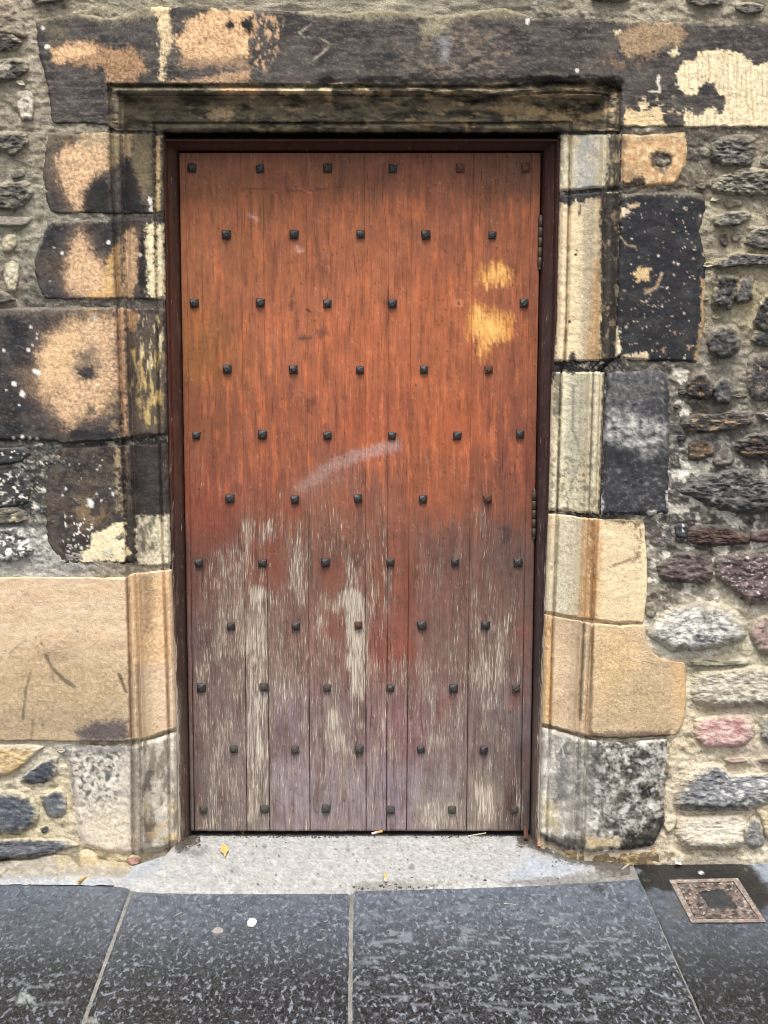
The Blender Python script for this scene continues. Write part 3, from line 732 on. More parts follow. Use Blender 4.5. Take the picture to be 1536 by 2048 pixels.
jamb(1, [(1085, 1026), (1120, 1028), (1180, 1036), (1300, 1040)], [(1080, 1222), (1110, 1228), (1180, 1240), (1240, 1246), (1300, 1244)], [(1030, 1288), (1060, 1290), (1120, 1295), (1180, 1294), (1244, 1287)], C(222, 201, 164), [
    ('P', C(194, 190, 170), [(1110, 1030), (1160, 1030), (1150, 1240), (1090, 1230)], 14, 12, .7), ('P', C(208, 158, 106), [(1172, 1030), (1202, 1040), (1200, 1160), (1194, 1240), (1160, 1240)], 9, 9, .7),
    ('P', C(120, 92, 66), [(1180, 1036), (1190, 1036), (1188, 1240), (1178, 1240)], 5, 4, .55), ('N', C(120, 106, 78), 9, 9, .10, .15, Z4([(560, 1270), (760, 1260), (760, 1400), (740, 1540), (660, 1540), (720, 1400), (650, 1310)]), 8, .8),
    ('S', C(110, 92, 64), Z4([(560, 1550), (630, 1530), (720, 1490)]), 3, 2, .6), ('P', C(232, 214, 176), [(1285, 1040), (1297, 1040), (1297, 1240), (1288, 1240)], 3, 4, .8), ('S', C(140, 122, 96), [(1118, 1040), (1108, 1236)], 2.4, 1.8, .5), ('P', C(90, 82, 66), [(1205, 1034), (1290, 1036), (1290, 1046), (1210, 1046)], 4, 4, .7)], 44, prot=.004, mott=.1, rim=3, disp=.0012)
jamb(1, [(1080, 1226), (1110, 1232), (1180, 1245), (1240, 1250), (1300, 1247), (1380, 1247)], [(1080, 1447), (1110, 1455), (1180, 1474), (1240, 1478), (1340, 1472), (1380, 1470)], [(1245, 1290), (1275, 1294), (1298, 1306), (1311, 1321), (1316.5, 1340), (1318.5, 1364), (1323, 1371), (1400, 1373), (1446, 1367), (1460, 1356), (1472, 1338)], C(214, 189, 157), [
    ('N', C(186, 162, 132), 90, 60, .12, .4, None, 1, .6), ('P', C(188, 165, 128), [(1190, 1320), (1360, 1330), (1360, 1470), (1190, 1470)], 40, 20, .7), ('P', C(216, 186, 136), [(1190, 1250), (1260, 1250), (1280, 1330), (1200, 1400)], 34, 16, .6),
    ('P', C(98, 88, 76), [(1180, 1464), (1340, 1462), (1340, 1480), (1180, 1482)], 6, 5, .8), ('S', C(112, 92, 66), [(1168, 1250), (1160, 1440)], 3, 2, .7), ('S', C(110, 90, 64), [(1186, 1256), (1181, 1470)], 3, 2, .6), ('S', C(140, 112, 76), [(1105, 1240), (1100, 1450)], 2.2, 1.6, .6),
    ('P', C(222, 174, 108), [(1088, 1232), (1102, 1236), (1100, 1440), (1088, 1440)], 5, 5, .6), ('P', C(222, 178, 120), [(1340, 1320), (1380, 1320), (1380, 1450), (1362, 1450)], 12, 8, .5), ('S', C(226, 196, 150), [(1280, 1320), (1345, 1318)], 1.6, 1.2, .5), ('S', C(226, 196, 150), [(1200, 1276), (1290, 1274)], 1.6, 1.2, .4)], 45, prot=.006, mott=.1, rim=3, disp=.0012)
jamb(1, [(1075, 1452), (1110, 1460), (1180, 1480), (1240, 1484), (1345, 1476)], [(1070, 1662), (1090, 1680), (1130, 1698), (1180, 1704), (1260, 1700), (1300, 1692), (1345, 1668)], [(1470, 1334), (1520, 1336), (1600, 1328), (1650, 1330), (1700, 1300)], C(176, 170, 160), [
    ('N', C(62, 58, 54), 34, 34, -.02, .42, [(1190, 1470), (1350, 1470), (1350, 1710), (1190, 1710)], 20, .75), ('N', C(54, 50, 46), 8, 7, .12, .3, [(1180, 1470), (1350, 1470), (1350, 1710), (1180, 1710)], 16, .8), ('P', C(62, 56, 52), Z6([(640, 960), (760, 960), (760, 1080), (640, 1080)]), 14, 16, .7), ('P', C(36, 33, 32), Z6([(760, 1130), (850, 1120), (840, 1190), (770, 1200)]), 7, 7, .9),
    ('N', C(226, 222, 214), 20, 18, .2, .3, None, 1, .7), ('P', C(52, 46, 42), Z6([(640, 1430), (900, 1330), (900, 1440), (800, 1520), (640, 1520)]), 10, 12, .85), ('P', C(60, 54, 46), Z6([(150, 1420), (420, 1440), (420, 1520), (240, 1500)]), 8, 10, .7),
    ('P', C(206, 190, 140), Z6([(160, 1180), (260, 1260), (260, 1400), (160, 1380)]), 14, 12, .5), ('P', C(200, 178, 130), Z6([(430, 1440), (640, 1450), (620, 1500), (430, 1510)]), 6, 8, .7), ('P', C(92, 94, 98), Z6([(280, 880), (320, 860), (320, 1200), (240, 1240), (250, 1080)]), 7, 8, .6),
    ('P', C(88, 86, 84), Z6([(440, 870), (520, 880), (480, 1240), (440, 1240)]), 8, 8, .6), ('P', C(118, 116, 112), Z6([(380, 850), (410, 850), (400, 1400), (370, 1400)]), 4, 5, .6), ('S', WHITE, Z6([(200, 820), (205, 1000), (190, 1160)]), 1.6, 1.2, .7), ('S', WHITE, Z6([(250, 930), (300, 860), (280, 880), (300, 950)]), 1.4, 1.0, .7)], 46, prot=.010, rim=9, lump=.004, mott=.25)

flat_block([(1243, 267), (1370, 264)], [(1240, 374), (1300, 374), (1345, 370), (1376, 350)], [(264, 1244), (374, 1241)], [(264, 1370), (300, 1377), (340, 1373), (374, 1350)], C(204, 164, 122), [
    ('N', C(226, 204, 160), 14, 14, .12, .15, None, 1, .7), ('P', C(78, 74, 72), Z2([(830, 920), (880, 900), (950, 930), (950, 1000), (900, 1030), (840, 990)]), 5, 6, .85), ('P', C(140, 120, 96), Z2([(660, 1000), (760, 1040), (760, 1100), (670, 1080)]), 9, 8, .7),
    ('P', C(56, 54, 56), Z2([(650, 1090), (740, 1080), (780, 1050), (805, 1070), (800, 1110), (660, 1115)]), 3, 5, .9), ('P', C(150, 138, 112), Z2([(660, 780), (1050, 790), (1050, 830), (670, 830)]), 6, 6, .6), ('P', C(110, 92, 78), Z2([(660, 820), (700, 830), (690, 890), (660, 900)]), 6, 6, .6)], 51, prot=.004, hollow=[(1325, 320, 20, .02)])
flat_block([(1235, 386), (1300, 382), (1400, 384), (1415, 392)], [(1222, 716), (1300, 723), (1395, 726), (1410, 722)], [(384, 1240), (720, 1230)], [(384, 1408), (420, 1411), (470, 1400), (520, 1412), (640, 1410), (726, 1392)], C(64, 64, 68), [('N', C(92, 90, 88), 50, 30, .2, .3, None, 1, .5), 
    ('P', C(146, 136, 118), Z2([(650, 1150), (1150, 1150), (1170, 1200), (1130, 1190), (900, 1165), (660, 1185)]), 5, 6, .7), ('P', C(112, 106, 96), Z2([(1120, 1290), (1180, 1280), (1180, 1450), (1120, 1420)]), 6, 6, .7),
    ('N', C(196, 170, 140), 40, 26, .72, .05, None, 1, .9), ('N', C(186, 164, 138), 12, 9, .62, .06, None, 1, .8), ('N', C(200, 172, 140), 26, 14, .42, .07, Z2([(640, 1740), (900, 1740), (900, 1900), (640, 1900)]), 10, .85), ('P', C(216, 186, 140), Z2([(720, 1640), (770, 1600), (830, 1620), (820, 1680), (750, 1690)]), 3, 6, .95),
    ('P', C(226, 206, 172), Z2([(650, 1230), (690, 1260), (720, 1270), (680, 1290), (650, 1310)]), 2, 4, .9), ('P', C(206, 176, 146), Z2([(690, 1230), (770, 1210), (770, 1235), (700, 1250)]), 2, 4, .8), ('S', C(190, 168, 140), Z2([(650, 1420), (690, 1470), (740, 1480)]), 2, 1.4, .7), ('S', C(190, 160, 130), Z2([(900, 1640), (870, 1720), (800, 1760)]), 3, 2, .8),
    ('P', C(230, 214, 180), Z4([(530, 60), (590, 40), (605, 200), (560, 240), (520, 230)]), 2, 5, .95), ('P', C(226, 206, 170), Z4([(600, 235), (760, 200), (790, 250), (700, 262), (600, 255)]), 2, 6, .9), ('N', C(190, 150, 120), 22, 16, .45, .08, Z4([(820, 60), (1070, 60), (1070, 270), (830, 270)]), 8, .85),
    ('P', C(206, 172, 128), [(1402, 560), (1414, 560), (1412, 640), (1396, 724), (1388, 724), (1402, 640)], 2, 4, .85), ('D', C(216, 206, 190), flecks((1240, 390, 1405, 720), 80, .8, 2.6, 9))], 52, prot=.005, rim=6)
flat_block([(1205, 742), (1320, 740), (1345, 756)], [(1196, 1031), (1300, 1031), (1342, 1027)], [(740, 1211), (1030, 1201)], [(740, 1322), (756, 1334), (780, 1339), (1000, 1338), (1031, 1336)], C(84, 84, 88), [
    ('P', C(150, 146, 142), Z4([(500, 320), (860, 320), (880, 420), (700, 560), (500, 560)]), 30, 16, .4), ('N', C(206, 202, 196), 22, 16, -.1, .55, Z4([(490, 580), (640, 560), (760, 620), (900, 640), (900, 800), (760, 860), (620, 800), (490, 760)]), 14, .9), ('N', C(176, 174, 172), 11, 9, .35, .4, None, 1, .5), ('N', C(50, 50, 55), 13, 9, .2, .4, None, 1, .6), ('N', C(60, 60, 64), 60, 18, .1, .4, [(1195, 870), (1345, 880), (1345, 1040), (1195, 1040)], 20, .5),
    ('P', C(54, 54, 60), Z4([(500, 820), (570, 800), (700, 880), (860, 900), (700, 960), (520, 900)]), 10, 10, .5), ('P', C(224, 220, 210), Z4([(470, 1080), (490, 1090), (490, 1230), (470, 1230)]), 2, 4, .9), ('P', C(220, 214, 204), Z4([(770, 1210), (830, 1195), (830, 1230), (780, 1232)]), 2, 4, .9), ('P', C(220, 214, 204), Z4([(890, 1080), (905, 1080), (905, 1190), (895, 1190)]), 2, 3, .8)], 53, prot=.005, rim=7)

# ------------------------------------------------------------------ rubble stones
def blob(poly, base, layers=(), seed=0, prot=.016, rough=.006, p=3.0, mott=.3, name='rubble_stone', parent=None, sc=26, edge=.012, grow=1.09):
    rg = np.random.default_rng(seed)
    P = np.asarray(poly, float)
    P = P.mean(0) + (P - P.mean(0)) * grow
    Q = np.roll(P, -1, 0)
    P = np.stack([.84 * P + .16 * Q, .16 * P + .84 * Q], 1).reshape(-1, 2)
    c = np.array([(P[:, 0].max() + P[:, 0].min()) / 2, (P[:, 1].max() + P[:, 1].min()) / 2]) * .4 + P.mean(0) * .6
    w_, h_ = np.ptp(P[:, 0]), np.ptp(P[:, 1])
    size = max(w_, h_)
    n = int(np.clip(size / 2.6, 12, 72))
    g = np.linspace(-1, 1, n + 1)
    A, B = np.meshgrid(g, g)
    r = np.maximum(np.abs(A), np.abs(B))
    ang = np.arctan2(B * h_, A * w_)
    # distance to the outline along each direction, by ray against every edge
    ca, sa = np.cos(ang), np.sin(ang)
    rad = np.zeros_like(ang)
    for (ax, ay), (bx, by) in zip(P - c, np.roll(P, -1, 0) - c):
        ex, ey = bx - ax, by - ay
        den = ca * ey - sa * ex
        den = np.where(np.abs(den) < 1e-9, 1e-9, den)
        t = (ax * ey - ay * ex) / den
        k = (ax * sa - ay * ca) / den
        rad = np.where((t > 0) & (k >= -1e-6) & (k <= 1 + 1e-6), np.maximum(rad, t), rad)
    rad = np.where(rad <= 0, size * .3, rad)
    rad = rad * (1 + .085 * fbm(ca * 40 + seed * 13, sa * 40, 11, 11, 4, seed, .65)) + 1.2
    U, V = c[0] + r * rad * ca, c[1] + r * rad * sa
    # broken faces: the highest of a handful of random planes, then bedding ridges and chips
    un, vn = (U - c[0]) / (w_ / 2), (V - c[1]) / (h_ / 2)
    f = np.full(U.shape, -1e9)
    for k in range(7):
        a = rg.uniform(0, 2 * math.pi)
        sl_ = rg.uniform(.25, .85)
        f = np.maximum(f, -(un * math.cos(a) + vn * math.sin(a)) * sl_ - rg.uniform(-.1, .55))
    f = -(f - f.mean()) / (f.std() + 1e-6) * .35
    rd = np.abs(fbm(U, V, sc * 1.7, sc * .9, 4, seed + 6)) - .35
    fade = 1 - r ** 8
    face = (.62 + .38 * np.clip(vn, -1, 1)) * (1 - r ** 7)          # tucked under the pointing at the top, proud at the foot
    Y = -prot * face + edge * r ** 12 + fade * (rough * (.9 * f + 1.0 * rd + .5 * fbm(U, V, sc, sc * .7, 4, seed + 5)) + .45 * rough * fbm(U, V, 9, 7, 3, seed + 8))
    colr = paint(U, V, base, list(layers), seed, mott, 1.5)
    lap = sst(.62, 1.02, r + .30 * fbm(U, V, 16, 12, 4, seed + 12, .65) - .16 * np.clip(vn, -1, 1))[..., None] * .85
    colr = colr * (1 - lap) + idw(U, V, MORTAR_PTS) * (1 + .25 * fbm(U, V, 7, 6, 2, seed + 14))[..., None] * lap * 1.06
    Pp = un_y(U, V, Y)
    return mk(name, Pp, quads(n + 1, n + 1), M_RUBBLE, parent or wall, {'col': colr})

LS = lambda a=.3: [('N', C(222, 216, 202), 10, 8, a, .1, None, 1, .85)]
DKS, GRS = C(92, 88, 84), C(122, 116, 106)
def MIX(c, thr=.1, op=.7, su=24, sv=12):
    return ('N', c, su, sv, thr, .25, None, 1, op)
OLV = MIX(C(150, 142, 118), .15, .65)
stones = [
    # upper left
    ([(-30, -4), (22, 0), (46, 40), (50, 74), (30, 70), (-30, 62)], C(168, 148, 120), [MIX(C(128, 116, 100))], .012, .006),
    ([(-30, 70), (22, 64), (44, 82), (34, 100), (-30, 104)], C(84, 78, 72), [OLV], .016, .010),
    ([(-30, 122), (30, 115), (55, 123), (56, 140), (24, 160), (-30, 164)], C(96, 90, 84), [OLV, ('P', C(176, 166, 148), [(-30, 122), (20, 124), (20, 144), (-30, 144)], 3, 4, .9)], .022, .008),
    ([(58, -30), (150, -40), (132, 0), (70, 10)], C(104, 98, 88), [OLV], .022, .006),
    ([(33, 187), (50, 180), (68, 190), (65, 238), (43, 238), (35, 217)], C(206, 196, 172), [MIX(C(150, 138, 112), .1)], .010, .005),
    ([(-30, 265), (30, 264), (50, 268), (57, 283), (40, 300), (25, 313), (8, 302), (-30, 300)], C(100, 94, 88), [OLV], .018, .010),
    ([(20, 342), (46, 338), (50, 352), (26, 358)], C(120, 112, 100), [OLV], .008, .005),
    ([(-30, 372), (20, 365), (55, 362), (66, 385), (50, 410), (25, 420), (-30, 418)], C(92, 86, 82), [OLV], .020, .009),
    ([(-30, 431), (62, 434), (56, 451), (-30, 450)], C(160, 148, 128), [], .014, .003),
    ([(4, 480), (15, 468), (33, 470), (34, 490), (22, 505), (5, 502)], C(190, 176, 132), [MIX(C(140, 128, 100))], .008, .005),
    ([(9, 530), (22, 522), (38, 528), (37, 560), (30, 582), (15, 583), (8, 555)], C(208, 198, 154), LS(.2) + [MIX(C(150, 132, 90), .2)], .010, .005),
    ([(-30, 580), (12, 584), (34, 603), (-30, 607)], C(92, 90, 92), [OLV], .014, .005),
    # middle left
    ([(-30, 900), (52, 894), (58, 908), (36, 926), (-30, 930)], C(70, 70, 72), [('D', WHITE, flecks((0, 900, 50, 925), 9, 1, 2.6, 3))], .016, .005),
    ([(-30, 940), (40, 936), (62, 960), (58, 1000), (30, 1012), (-30, 1016)], C(84, 82, 80), [('N', C(226, 222, 212), 13, 9, .26, .06, None, 1, .95)], .008, .005),
    ([(-30, 1020), (30, 1014), (54, 1026), (54, 1044), (-30, 1052)], C(104, 98, 84), [MIX(C(168, 154, 112), .1)] + LS(.42), .016, .006),
    ([(-30, 1056), (46, 1052), (64, 1088), (66, 1108), (30, 1120), (-30, 1122)], C(112, 106, 98), [('N', C(232, 228, 216), 12, 10, .10, .08, None, 1, .95)], .016, .008),
    # lower left
    ([(-30, 1489), (92, 1490), (72, 1508), (42, 1533), (12, 1552), (-30, 1554)], C(206, 174, 114), [MIX(C(170, 138, 86), .1), MIX(C(222, 188, 120), .2)], .012, .004),
    ([(40, 1562), (62, 1538), (95, 1518), (115, 1514), (113, 1546), (90, 1566), (64, 1568)], C(98, 104, 114), [MIX(C(70, 76, 88), .1)], .010, .004),
    ([(-40, 1584), (30, 1580), (55, 1592), (78, 1618), (76, 1642), (40, 1666), (-40, 1668)], C(98, 104, 116), [('N', C(136, 142, 150), 80, 7, .1, .2, None, 1, .6), MIX(C(76, 82, 94), .1)], .014, .004),
    ([(80, 1590), (92, 1590), (104, 1584), (116, 1576), (131, 1590), (132, 1620), (118, 1635), (96, 1630), (86, 1610)], C(116, 120, 126), [MIX(C(160, 160, 158), .2), MIX(C(86, 92, 100), .1)], .012, .004),
    ([(80, 1655), (96, 1651), (99, 1661), (86, 1667)], C(92, 92, 96), [], .006, .002),
    ([(-40, 1680), (60, 1676), (134, 1678), (158, 1690), (112, 1704), (60, 1712), (-40, 1722)], C(104, 108, 116), [MIX(C(140, 142, 146), .2), MIX(C(80, 84, 92), .1)], .026, .005),
    ([(158, 1705), (176, 1698), (194, 1708), (198, 1728), (180, 1742), (160, 1734)], C(196, 172, 126), [MIX(C(222, 200, 156), .1)], .018, .003),
    ([(254, 1716), (264, 1710), (280, 1714), (278, 1730), (258, 1732)], C(178, 128, 108), [MIX(C(140, 98, 84), .1)], .024, .004),
    # upper right
    ([(1372, -20), (1440, -24), (1446, 8), (1400, 13), (1374, 4)], C(92, 86, 80), [OLV], .020, .006),
    ([(1180, -30), (1262, -30), (1258, 2), (1186, 3)], C(92, 86, 80), [OLV], .018, .006),
    ([(1470, 8), (1500, 5), (1528, 10), (1524, 24), (1490, 27), (1472, 18)], C(104, 98, 92), [OLV], .018, .007),
    (Z2([(1195, 870), (1260, 825), (1340, 812), (1450, 815), (1452, 900), (1425, 1000), (1350, 985), (1280, 992), (1200, 960)]), C(116, 110, 102), [MIX(C(170, 160, 144), .1, .7, 12, 8), MIX(C(70, 66, 64), .12)], .026, .012),
    (Z2([(1480, 975), (1540, 925), (1640, 920), (1640, 1000), (1540, 1002)]), C(150, 142, 124), [MIX(C(110, 104, 94))], .012, .005),
    (Z2([(1200, 1090), (1260, 1050), (1400, 1005), (1500, 1015), (1640, 1030), (1640, 1160), (1400, 1172), (1230, 1155), (1202, 1130)]), C(128, 122, 108), [MIX(C(176, 166, 140), .1, .7, 16, 9), MIX(C(70, 66, 62), .2)], .026, .012),
    (Z2([(1270, 1220), (1300, 1195), (1370, 1200), (1380, 1230), (1300, 1250)]), C(146, 136, 112), [MIX(C(104, 96, 84))], .010, .006),
    (Z2([(1210, 1300), (1300, 1272), (1420, 1268), (1432, 1305), (1360, 1350), (1225, 1362)]), C(108, 104, 96), [MIX(C(160, 152, 134), .1, .7, 14, 8), MIX(C(62, 60, 58), .2)], .026, .008),
    (Z2([(1250, 1400), (1285, 1385), (1300, 1440), (1290, 1480), (1255, 1470)]), C(120, 104, 94), [MIX(C(80, 64, 62), .1)], .008, .006),
    (Z2([(1320, 1415), (1360, 1390), (1380, 1410), (1350, 1450), (1325, 1450)]), C(136, 126, 108), [MIX(C(100, 90, 80), .1)], .006, .004),
    (Z2([(1395, 1470), (1420, 1400), (1470, 1365), (1640, 1350), (1640, 1490), (1500, 1495)]), C(104, 100, 94), [MIX(C(150, 142, 126), .15), MIX(C(70, 66, 66), .2)], .016, .008),
    (Z2([(1220, 1590), (1275, 1540), (1350, 1512), (1440, 1525), (1640, 1530), (1640, 1600), (1400, 1590), (1260, 1610)]), C(86, 82, 82), [MIX(C(150, 144, 132), .2, .7, 14, 8)], .030, .008),
    (Zm(1330, 500, 7.316)([(690, 690), (760, 480), (770, 360), (900, 350), (1080, 360), (1090, 480), (1040, 620), (1060, 700), (980, 760), (980, 860), (850, 850), (700, 800)]), C(92, 88, 86), [MIX(C(160, 150, 132), .2, .7, 12, 9), MIX(C(50, 48, 50), .1)], .030, .012),
    (Zm(1330, 500, 7.316)([(1090, 390), (1200, 370), (1300, 390), (1270, 600), (1290, 700), (1200, 770), (1060, 780), (1040, 650)]), C(104, 100, 98), [MIX(C(150, 144, 134), .15), MIX(C(60, 58, 58), .2)], .032, .010),
    (Zm(1330, 500, 7.316)([(1390, 760), (1480, 640), (1640, 600), (1640, 1160), (1420, 1180), (1280, 1060), (1350, 940)]), C(84, 82, 82), [MIX(C(150, 138, 108), .25, .7, 20, 9), MIX(C(58, 56, 58), .1)], .014, .009),
    (Z4([(1155, 150), (1170, 80), (1230, 30), (1330, 30), (1360, 110), (1350, 180), (1300, 230), (1240, 240), (1180, 215)]), C(86, 84, 86), [MIX(C(126, 122, 118), .1), MIX(C(46, 44, 46), .1)], .038, .010),
    (Z4([(1430, 130), (1450, 70), (1540, 60), (1700, 80), (1700, 170), (1480, 160)]), C(70, 70, 74), [MIX(C(112, 108, 104), .1)], .016, .008),
    (Z4([(1400, 320), (1420, 230), (1540, 190), (1700, 190), (1700, 500), (1560, 515), (1440, 500), (1405, 420)]), C(84, 80, 80), [('N', C(190, 160, 132), 14, 12, .36, .08, None, 1, .7), MIX(C(122, 114, 104), .2)], .014, .006),
    (Z4([(1025, 420), (1050, 350), (1140, 335), (1190, 390), (1180, 480), (1130, 500), (1040, 490)]), C(76, 72, 72), [('N', C(190, 140, 80), 12, 10, .35, .1, None, 1, .8), MIX(C(48, 46, 48), .1)], .030, .012),
    (Z4([(1185, 420), (1240, 360), (1300, 380), (1312, 470), (1290, 530), (1220, 520), (1190, 480)]), C(88, 86, 88), [MIX(C(130, 126, 122), .1)], .034, .008),
    (Z4([(1000, 610), (1100, 590), (1200, 600), (1300, 570), (1430, 580), (1442, 650), (1300, 690), (1100, 715), (1010, 690)]), C(92, 86, 80), [('N', C(196, 158, 110), 20, 8, .2, .12, None, 1, .75), MIX(C(56, 54, 54), .2)], .028, .008),
    (Z4([(1450, 590), (1560, 580), (1700, 570), (1700, 650), (1540, 640)]), C(100, 96, 92), LS(.3), .016, .006),
    (Z4([(1030, 780), (1090, 760), (1190, 770), (1192, 850), (1100, 885), (1042, 880)]), C(110, 94, 74), [('N', C(190, 136, 66), 14, 10, .2, .12, None, 1, .7), MIX(C(66, 60, 54), .1)], .016, .009),
    (Z4([(1190, 885), (1240, 812), (1290, 800), (1322, 880), (1300, 915), (1200, 925)]), C(120, 108, 100), [MIX(C(160, 150, 138), .1)], .014, .005),
    (Z4([(1330, 770), (1420, 722), (1540, 710), (1700, 715), (1700, 880), (1400, 872), (1345, 830)]), C(90, 80, 74), [('N', C(186, 140, 84), 22, 10, .3, .12, None, 1, .6), MIX(C(52, 50, 52), .1)], .028, .011),
    (Z4([(995, 1080), (1060, 1005), (1200, 970), (1320, 938), (1450, 945), (1510, 1010), (1700, 1060), (1700, 1200), (1400, 1212), (1200, 1182), (1090, 1125)]), C(104, 98, 96), [MIX(C(150, 146, 142), .12, .7, 18, 10), MIX(C(58, 55, 56), .05)], .034, .012),
    (Z4([(945, 1300), (990, 1282), (1030, 1302), (1022, 1380), (960, 1372)]), C(76, 78, 86), LS(.4), .014, .006),
    (Z4([(1042, 1312), (1150, 1292), (1300, 1312), (1408, 1360), (1400, 1412), (1200, 1425), (1036, 1408)]), C(108, 80, 72), [('N', C(168, 130, 90), 16, 9, .25, .12, None, 1, .6), MIX(C(74, 56, 54), .1)], .024, .008),
    (Z4([(1430, 1345), (1540, 1330), (1700, 1325), (1700, 1400), (1440, 1402)]), C(116, 86, 86), [MIX(C(84, 62, 64), .1)], .020, .005),
    (Z4([(835, 1550), (950, 1475), (1080, 1455), (1172, 1462), (1182, 1630), (1100, 1658), (865, 1642)]), C(116, 98, 96), [MIX(C(150, 132, 126), .1), MIX(C(84, 66, 68), .1)], .020, .008),
    (Z4([(1200, 1510), (1320, 1470), (1540, 1430), (1700, 1440), (1700, 1780), (1560, 1792), (1400, 1790), (1290, 1680), (1205, 1600)]), C(124, 100, 102), [MIX(C(158, 136, 134), .1), MIX(C(84, 64, 68), .1)] + LS(.42), .026, .008),
    (Z6([(832, 165), (900, 82), (1030, 22), (1180, 12), (1330, 62), (1398, 150), (1380, 228), (1250, 278), (1100, 300), (960, 300), (882, 260), (842, 212)]), C(186, 180, 170), [('N', C(112, 112, 114), 14, 14, .12, .2, None, 1, .7), ('N', C(220, 214, 202), 20, 20, .1, .2, None, 1, .6), ('P', C(96, 102, 110), Z6([(1090, 220), (1220, 215), (1200, 260), (1090, 270)]), 6, 8, .8)], .034, .006),
    (Z6([(1420, 205), (1460, 120), (1540, 82), (1700, 70), (1700, 330), (1500, 325)]), C(170, 138, 128), [MIX(C(210, 190, 172), .15), MIX(C(120, 92, 88), .15)], .024, .007),
    (Z6([(1070, 375), (1100, 350), (1250, 372), (1420, 368), (1400, 398), (1100, 402)]), C(150, 146, 118), [MIX(C(120, 118, 84), .1)], .012, .004),
    (Z6([(1078, 570), (1085, 500), (1120, 432), (1250, 432), (1350, 412), (1480, 402), (1700, 420), (1700, 625), (1400, 640), (1130, 638), (1085, 610)]), C(186, 174, 150), [MIX(C(206, 198, 178), .1), MIX(C(140, 130, 112), .15)], .026, .006),
    (Z6([(1095, 730), (1180, 702), (1420, 692), (1450, 740), (1440, 830), (1380, 886), (1150, 890), (1098, 830)]), C(212, 164, 154), [MIX(C(224, 186, 174), .1, .7, 14, 14), MIX(C(170, 108, 104), .2)], .022, .004),
    (Z6([(1490, 710), (1540, 690), (1700, 690), (1700, 860), (1500, 862)]), C(164, 158, 146), [MIX(C(120, 114, 106), .15)], .020, .006),
    (Z6([(1275, 965), (1400, 955), (1412, 982), (1300, 992)]), C(170, 140, 126), [], .012, .004),
    (Z6([(1480, 965), (1540, 955), (1700, 950), (1700, 1005), (1500, 995)]), C(120, 98, 94), [], .014, .004),
    (Z6([(975, 1200), (1030, 1092), (1100, 1012), (1200, 985), (1272, 1012), (1295, 1062), (1400, 1060), (1700, 1040), (1700, 1200), (1540, 1222), (1440, 1262), (1250, 1272), (1060, 1272), (990, 1250)]), C(138, 140, 144), [('N', C(204, 202, 196), 16, 9, .14, .15, None, 1, .75), ('P', C(84, 90, 100), Z6([(1030, 1080), (1220, 1000), (1280, 1080), (1120, 1200), (1000, 1200)]), 14, 14, .6), ('P', C(64, 68, 76), Z6([(1000, 1230), (1400, 1230), (1400, 1275), (1000, 1275)]), 8, 8, .6)], .036, .008),
    (Z6([(986, 1330), (1020, 1310), (1200, 1304), (1380, 1300), (1400, 1360), (1380, 1480), (1300, 1510), (1030, 1505), (985, 1420)]), C(206, 194, 168), [('N', C(140, 126, 104), 70, 5, .24, .12, None, 1, .7), MIX(C(222, 212, 190), .1)], .032, .004),
    (Z6([(1400, 1375), (1450, 1300), (1500, 1360), (1512, 1480), (1440, 1512), (1390, 1470)]), C(150, 148, 142), [MIX(C(104, 104, 104), .1, .7, 10, 10)], .020, .006),
    (Z6([(1455, 1270), (1540, 1215), (1700, 1200), (1700, 1480), (1520, 1440), (1500, 1330)]), C(216, 194, 142), [MIX(C(190, 164, 112), .1)], .022, .006),
    (Z6([(880, 990), (920, 960), (940, 1000), (930, 1060), (895, 1060)]), C(150, 128, 98), [], .008, .004),
    (Z6([(790, 30), (840, 10), (860, 60), (840, 110), (800, 100)]), C(150, 142, 118), [MIX(C(110, 104, 84), .1)], .010, .004),
    (Z6([(900, 1360), (950, 1300), (985, 1320), (970, 1380), (930, 1420)]), C(206, 190, 156), [], .012, .005),
]
def duller(c, k=.68):
    c = np.asarray(c, float)
    y = (c * [.25, .65, .10]).sum()
    return y + (c - y) * k
for k, (poly, base, lay, prot, rough) in enumerate(stones):
    base = duller(base)
    lay = [(q_[0], duller(q_[1], .8)) + tuple(q_[2:]) for q_ in lay]
    blob(poly, base, lay, 100 + 7 * k, prot, rough * .9)

# small packing stones pinned into the joints
pk = np.random.default_rng(21)
taken = [np.asarray(q_[0], float) for q_ in stones]
zones = [(1400, 1548, 268, 1040, 34), (1330, 1548, 1040, 1700, 20), (-20, 74, 40, 600, 10), (-20, 80, 890, 1130, 6), (-20, 140, 1490, 1700, 6), (1350, 1410, 740, 1030, 6)]
for (ua, ub, va, vb, n_) in zones:
    for _ in range(n_):
        cu, cv = pk.uniform(ua, ub), pk.uniform(va, vb)
        rw, rh = pk.uniform(7, 19), pk.uniform(4, 9)
        far = min(float(-sdf(np.array([cu]), np.array([cv]), t_)[0]) for t_ in taken)
        if far < rh + 5 or T_of(np.array([cu]), np.array([cv]))[0] > -.6:
            continue
        rw = min(rw, far + 3)
        a_ = np.sort(np.linspace(0, 2 * math.pi, 6, endpoint=False) + pk.uniform(-.35, .35, 6))
        k_ = pk.uniform(.6, 1.2, 6)
        pl = np.stack([cu + rw * k_ * np.cos(a_), cv + rh * k_ * np.sin(a_)], 1)
        taken.append(pl)
        tone = idw(np.array([cu]), np.array([cv]), MORTAR_PTS)[0] * pk.uniform(.4, 1.1)
        blob(pl, tone, [MIX(tone * 1.5, .15), MIX(tone * .6, .2)], int(pk.integers(1000, 9000)), pk.uniform(.004, .010), pk.uniform(.003, .006), grow=1.0)

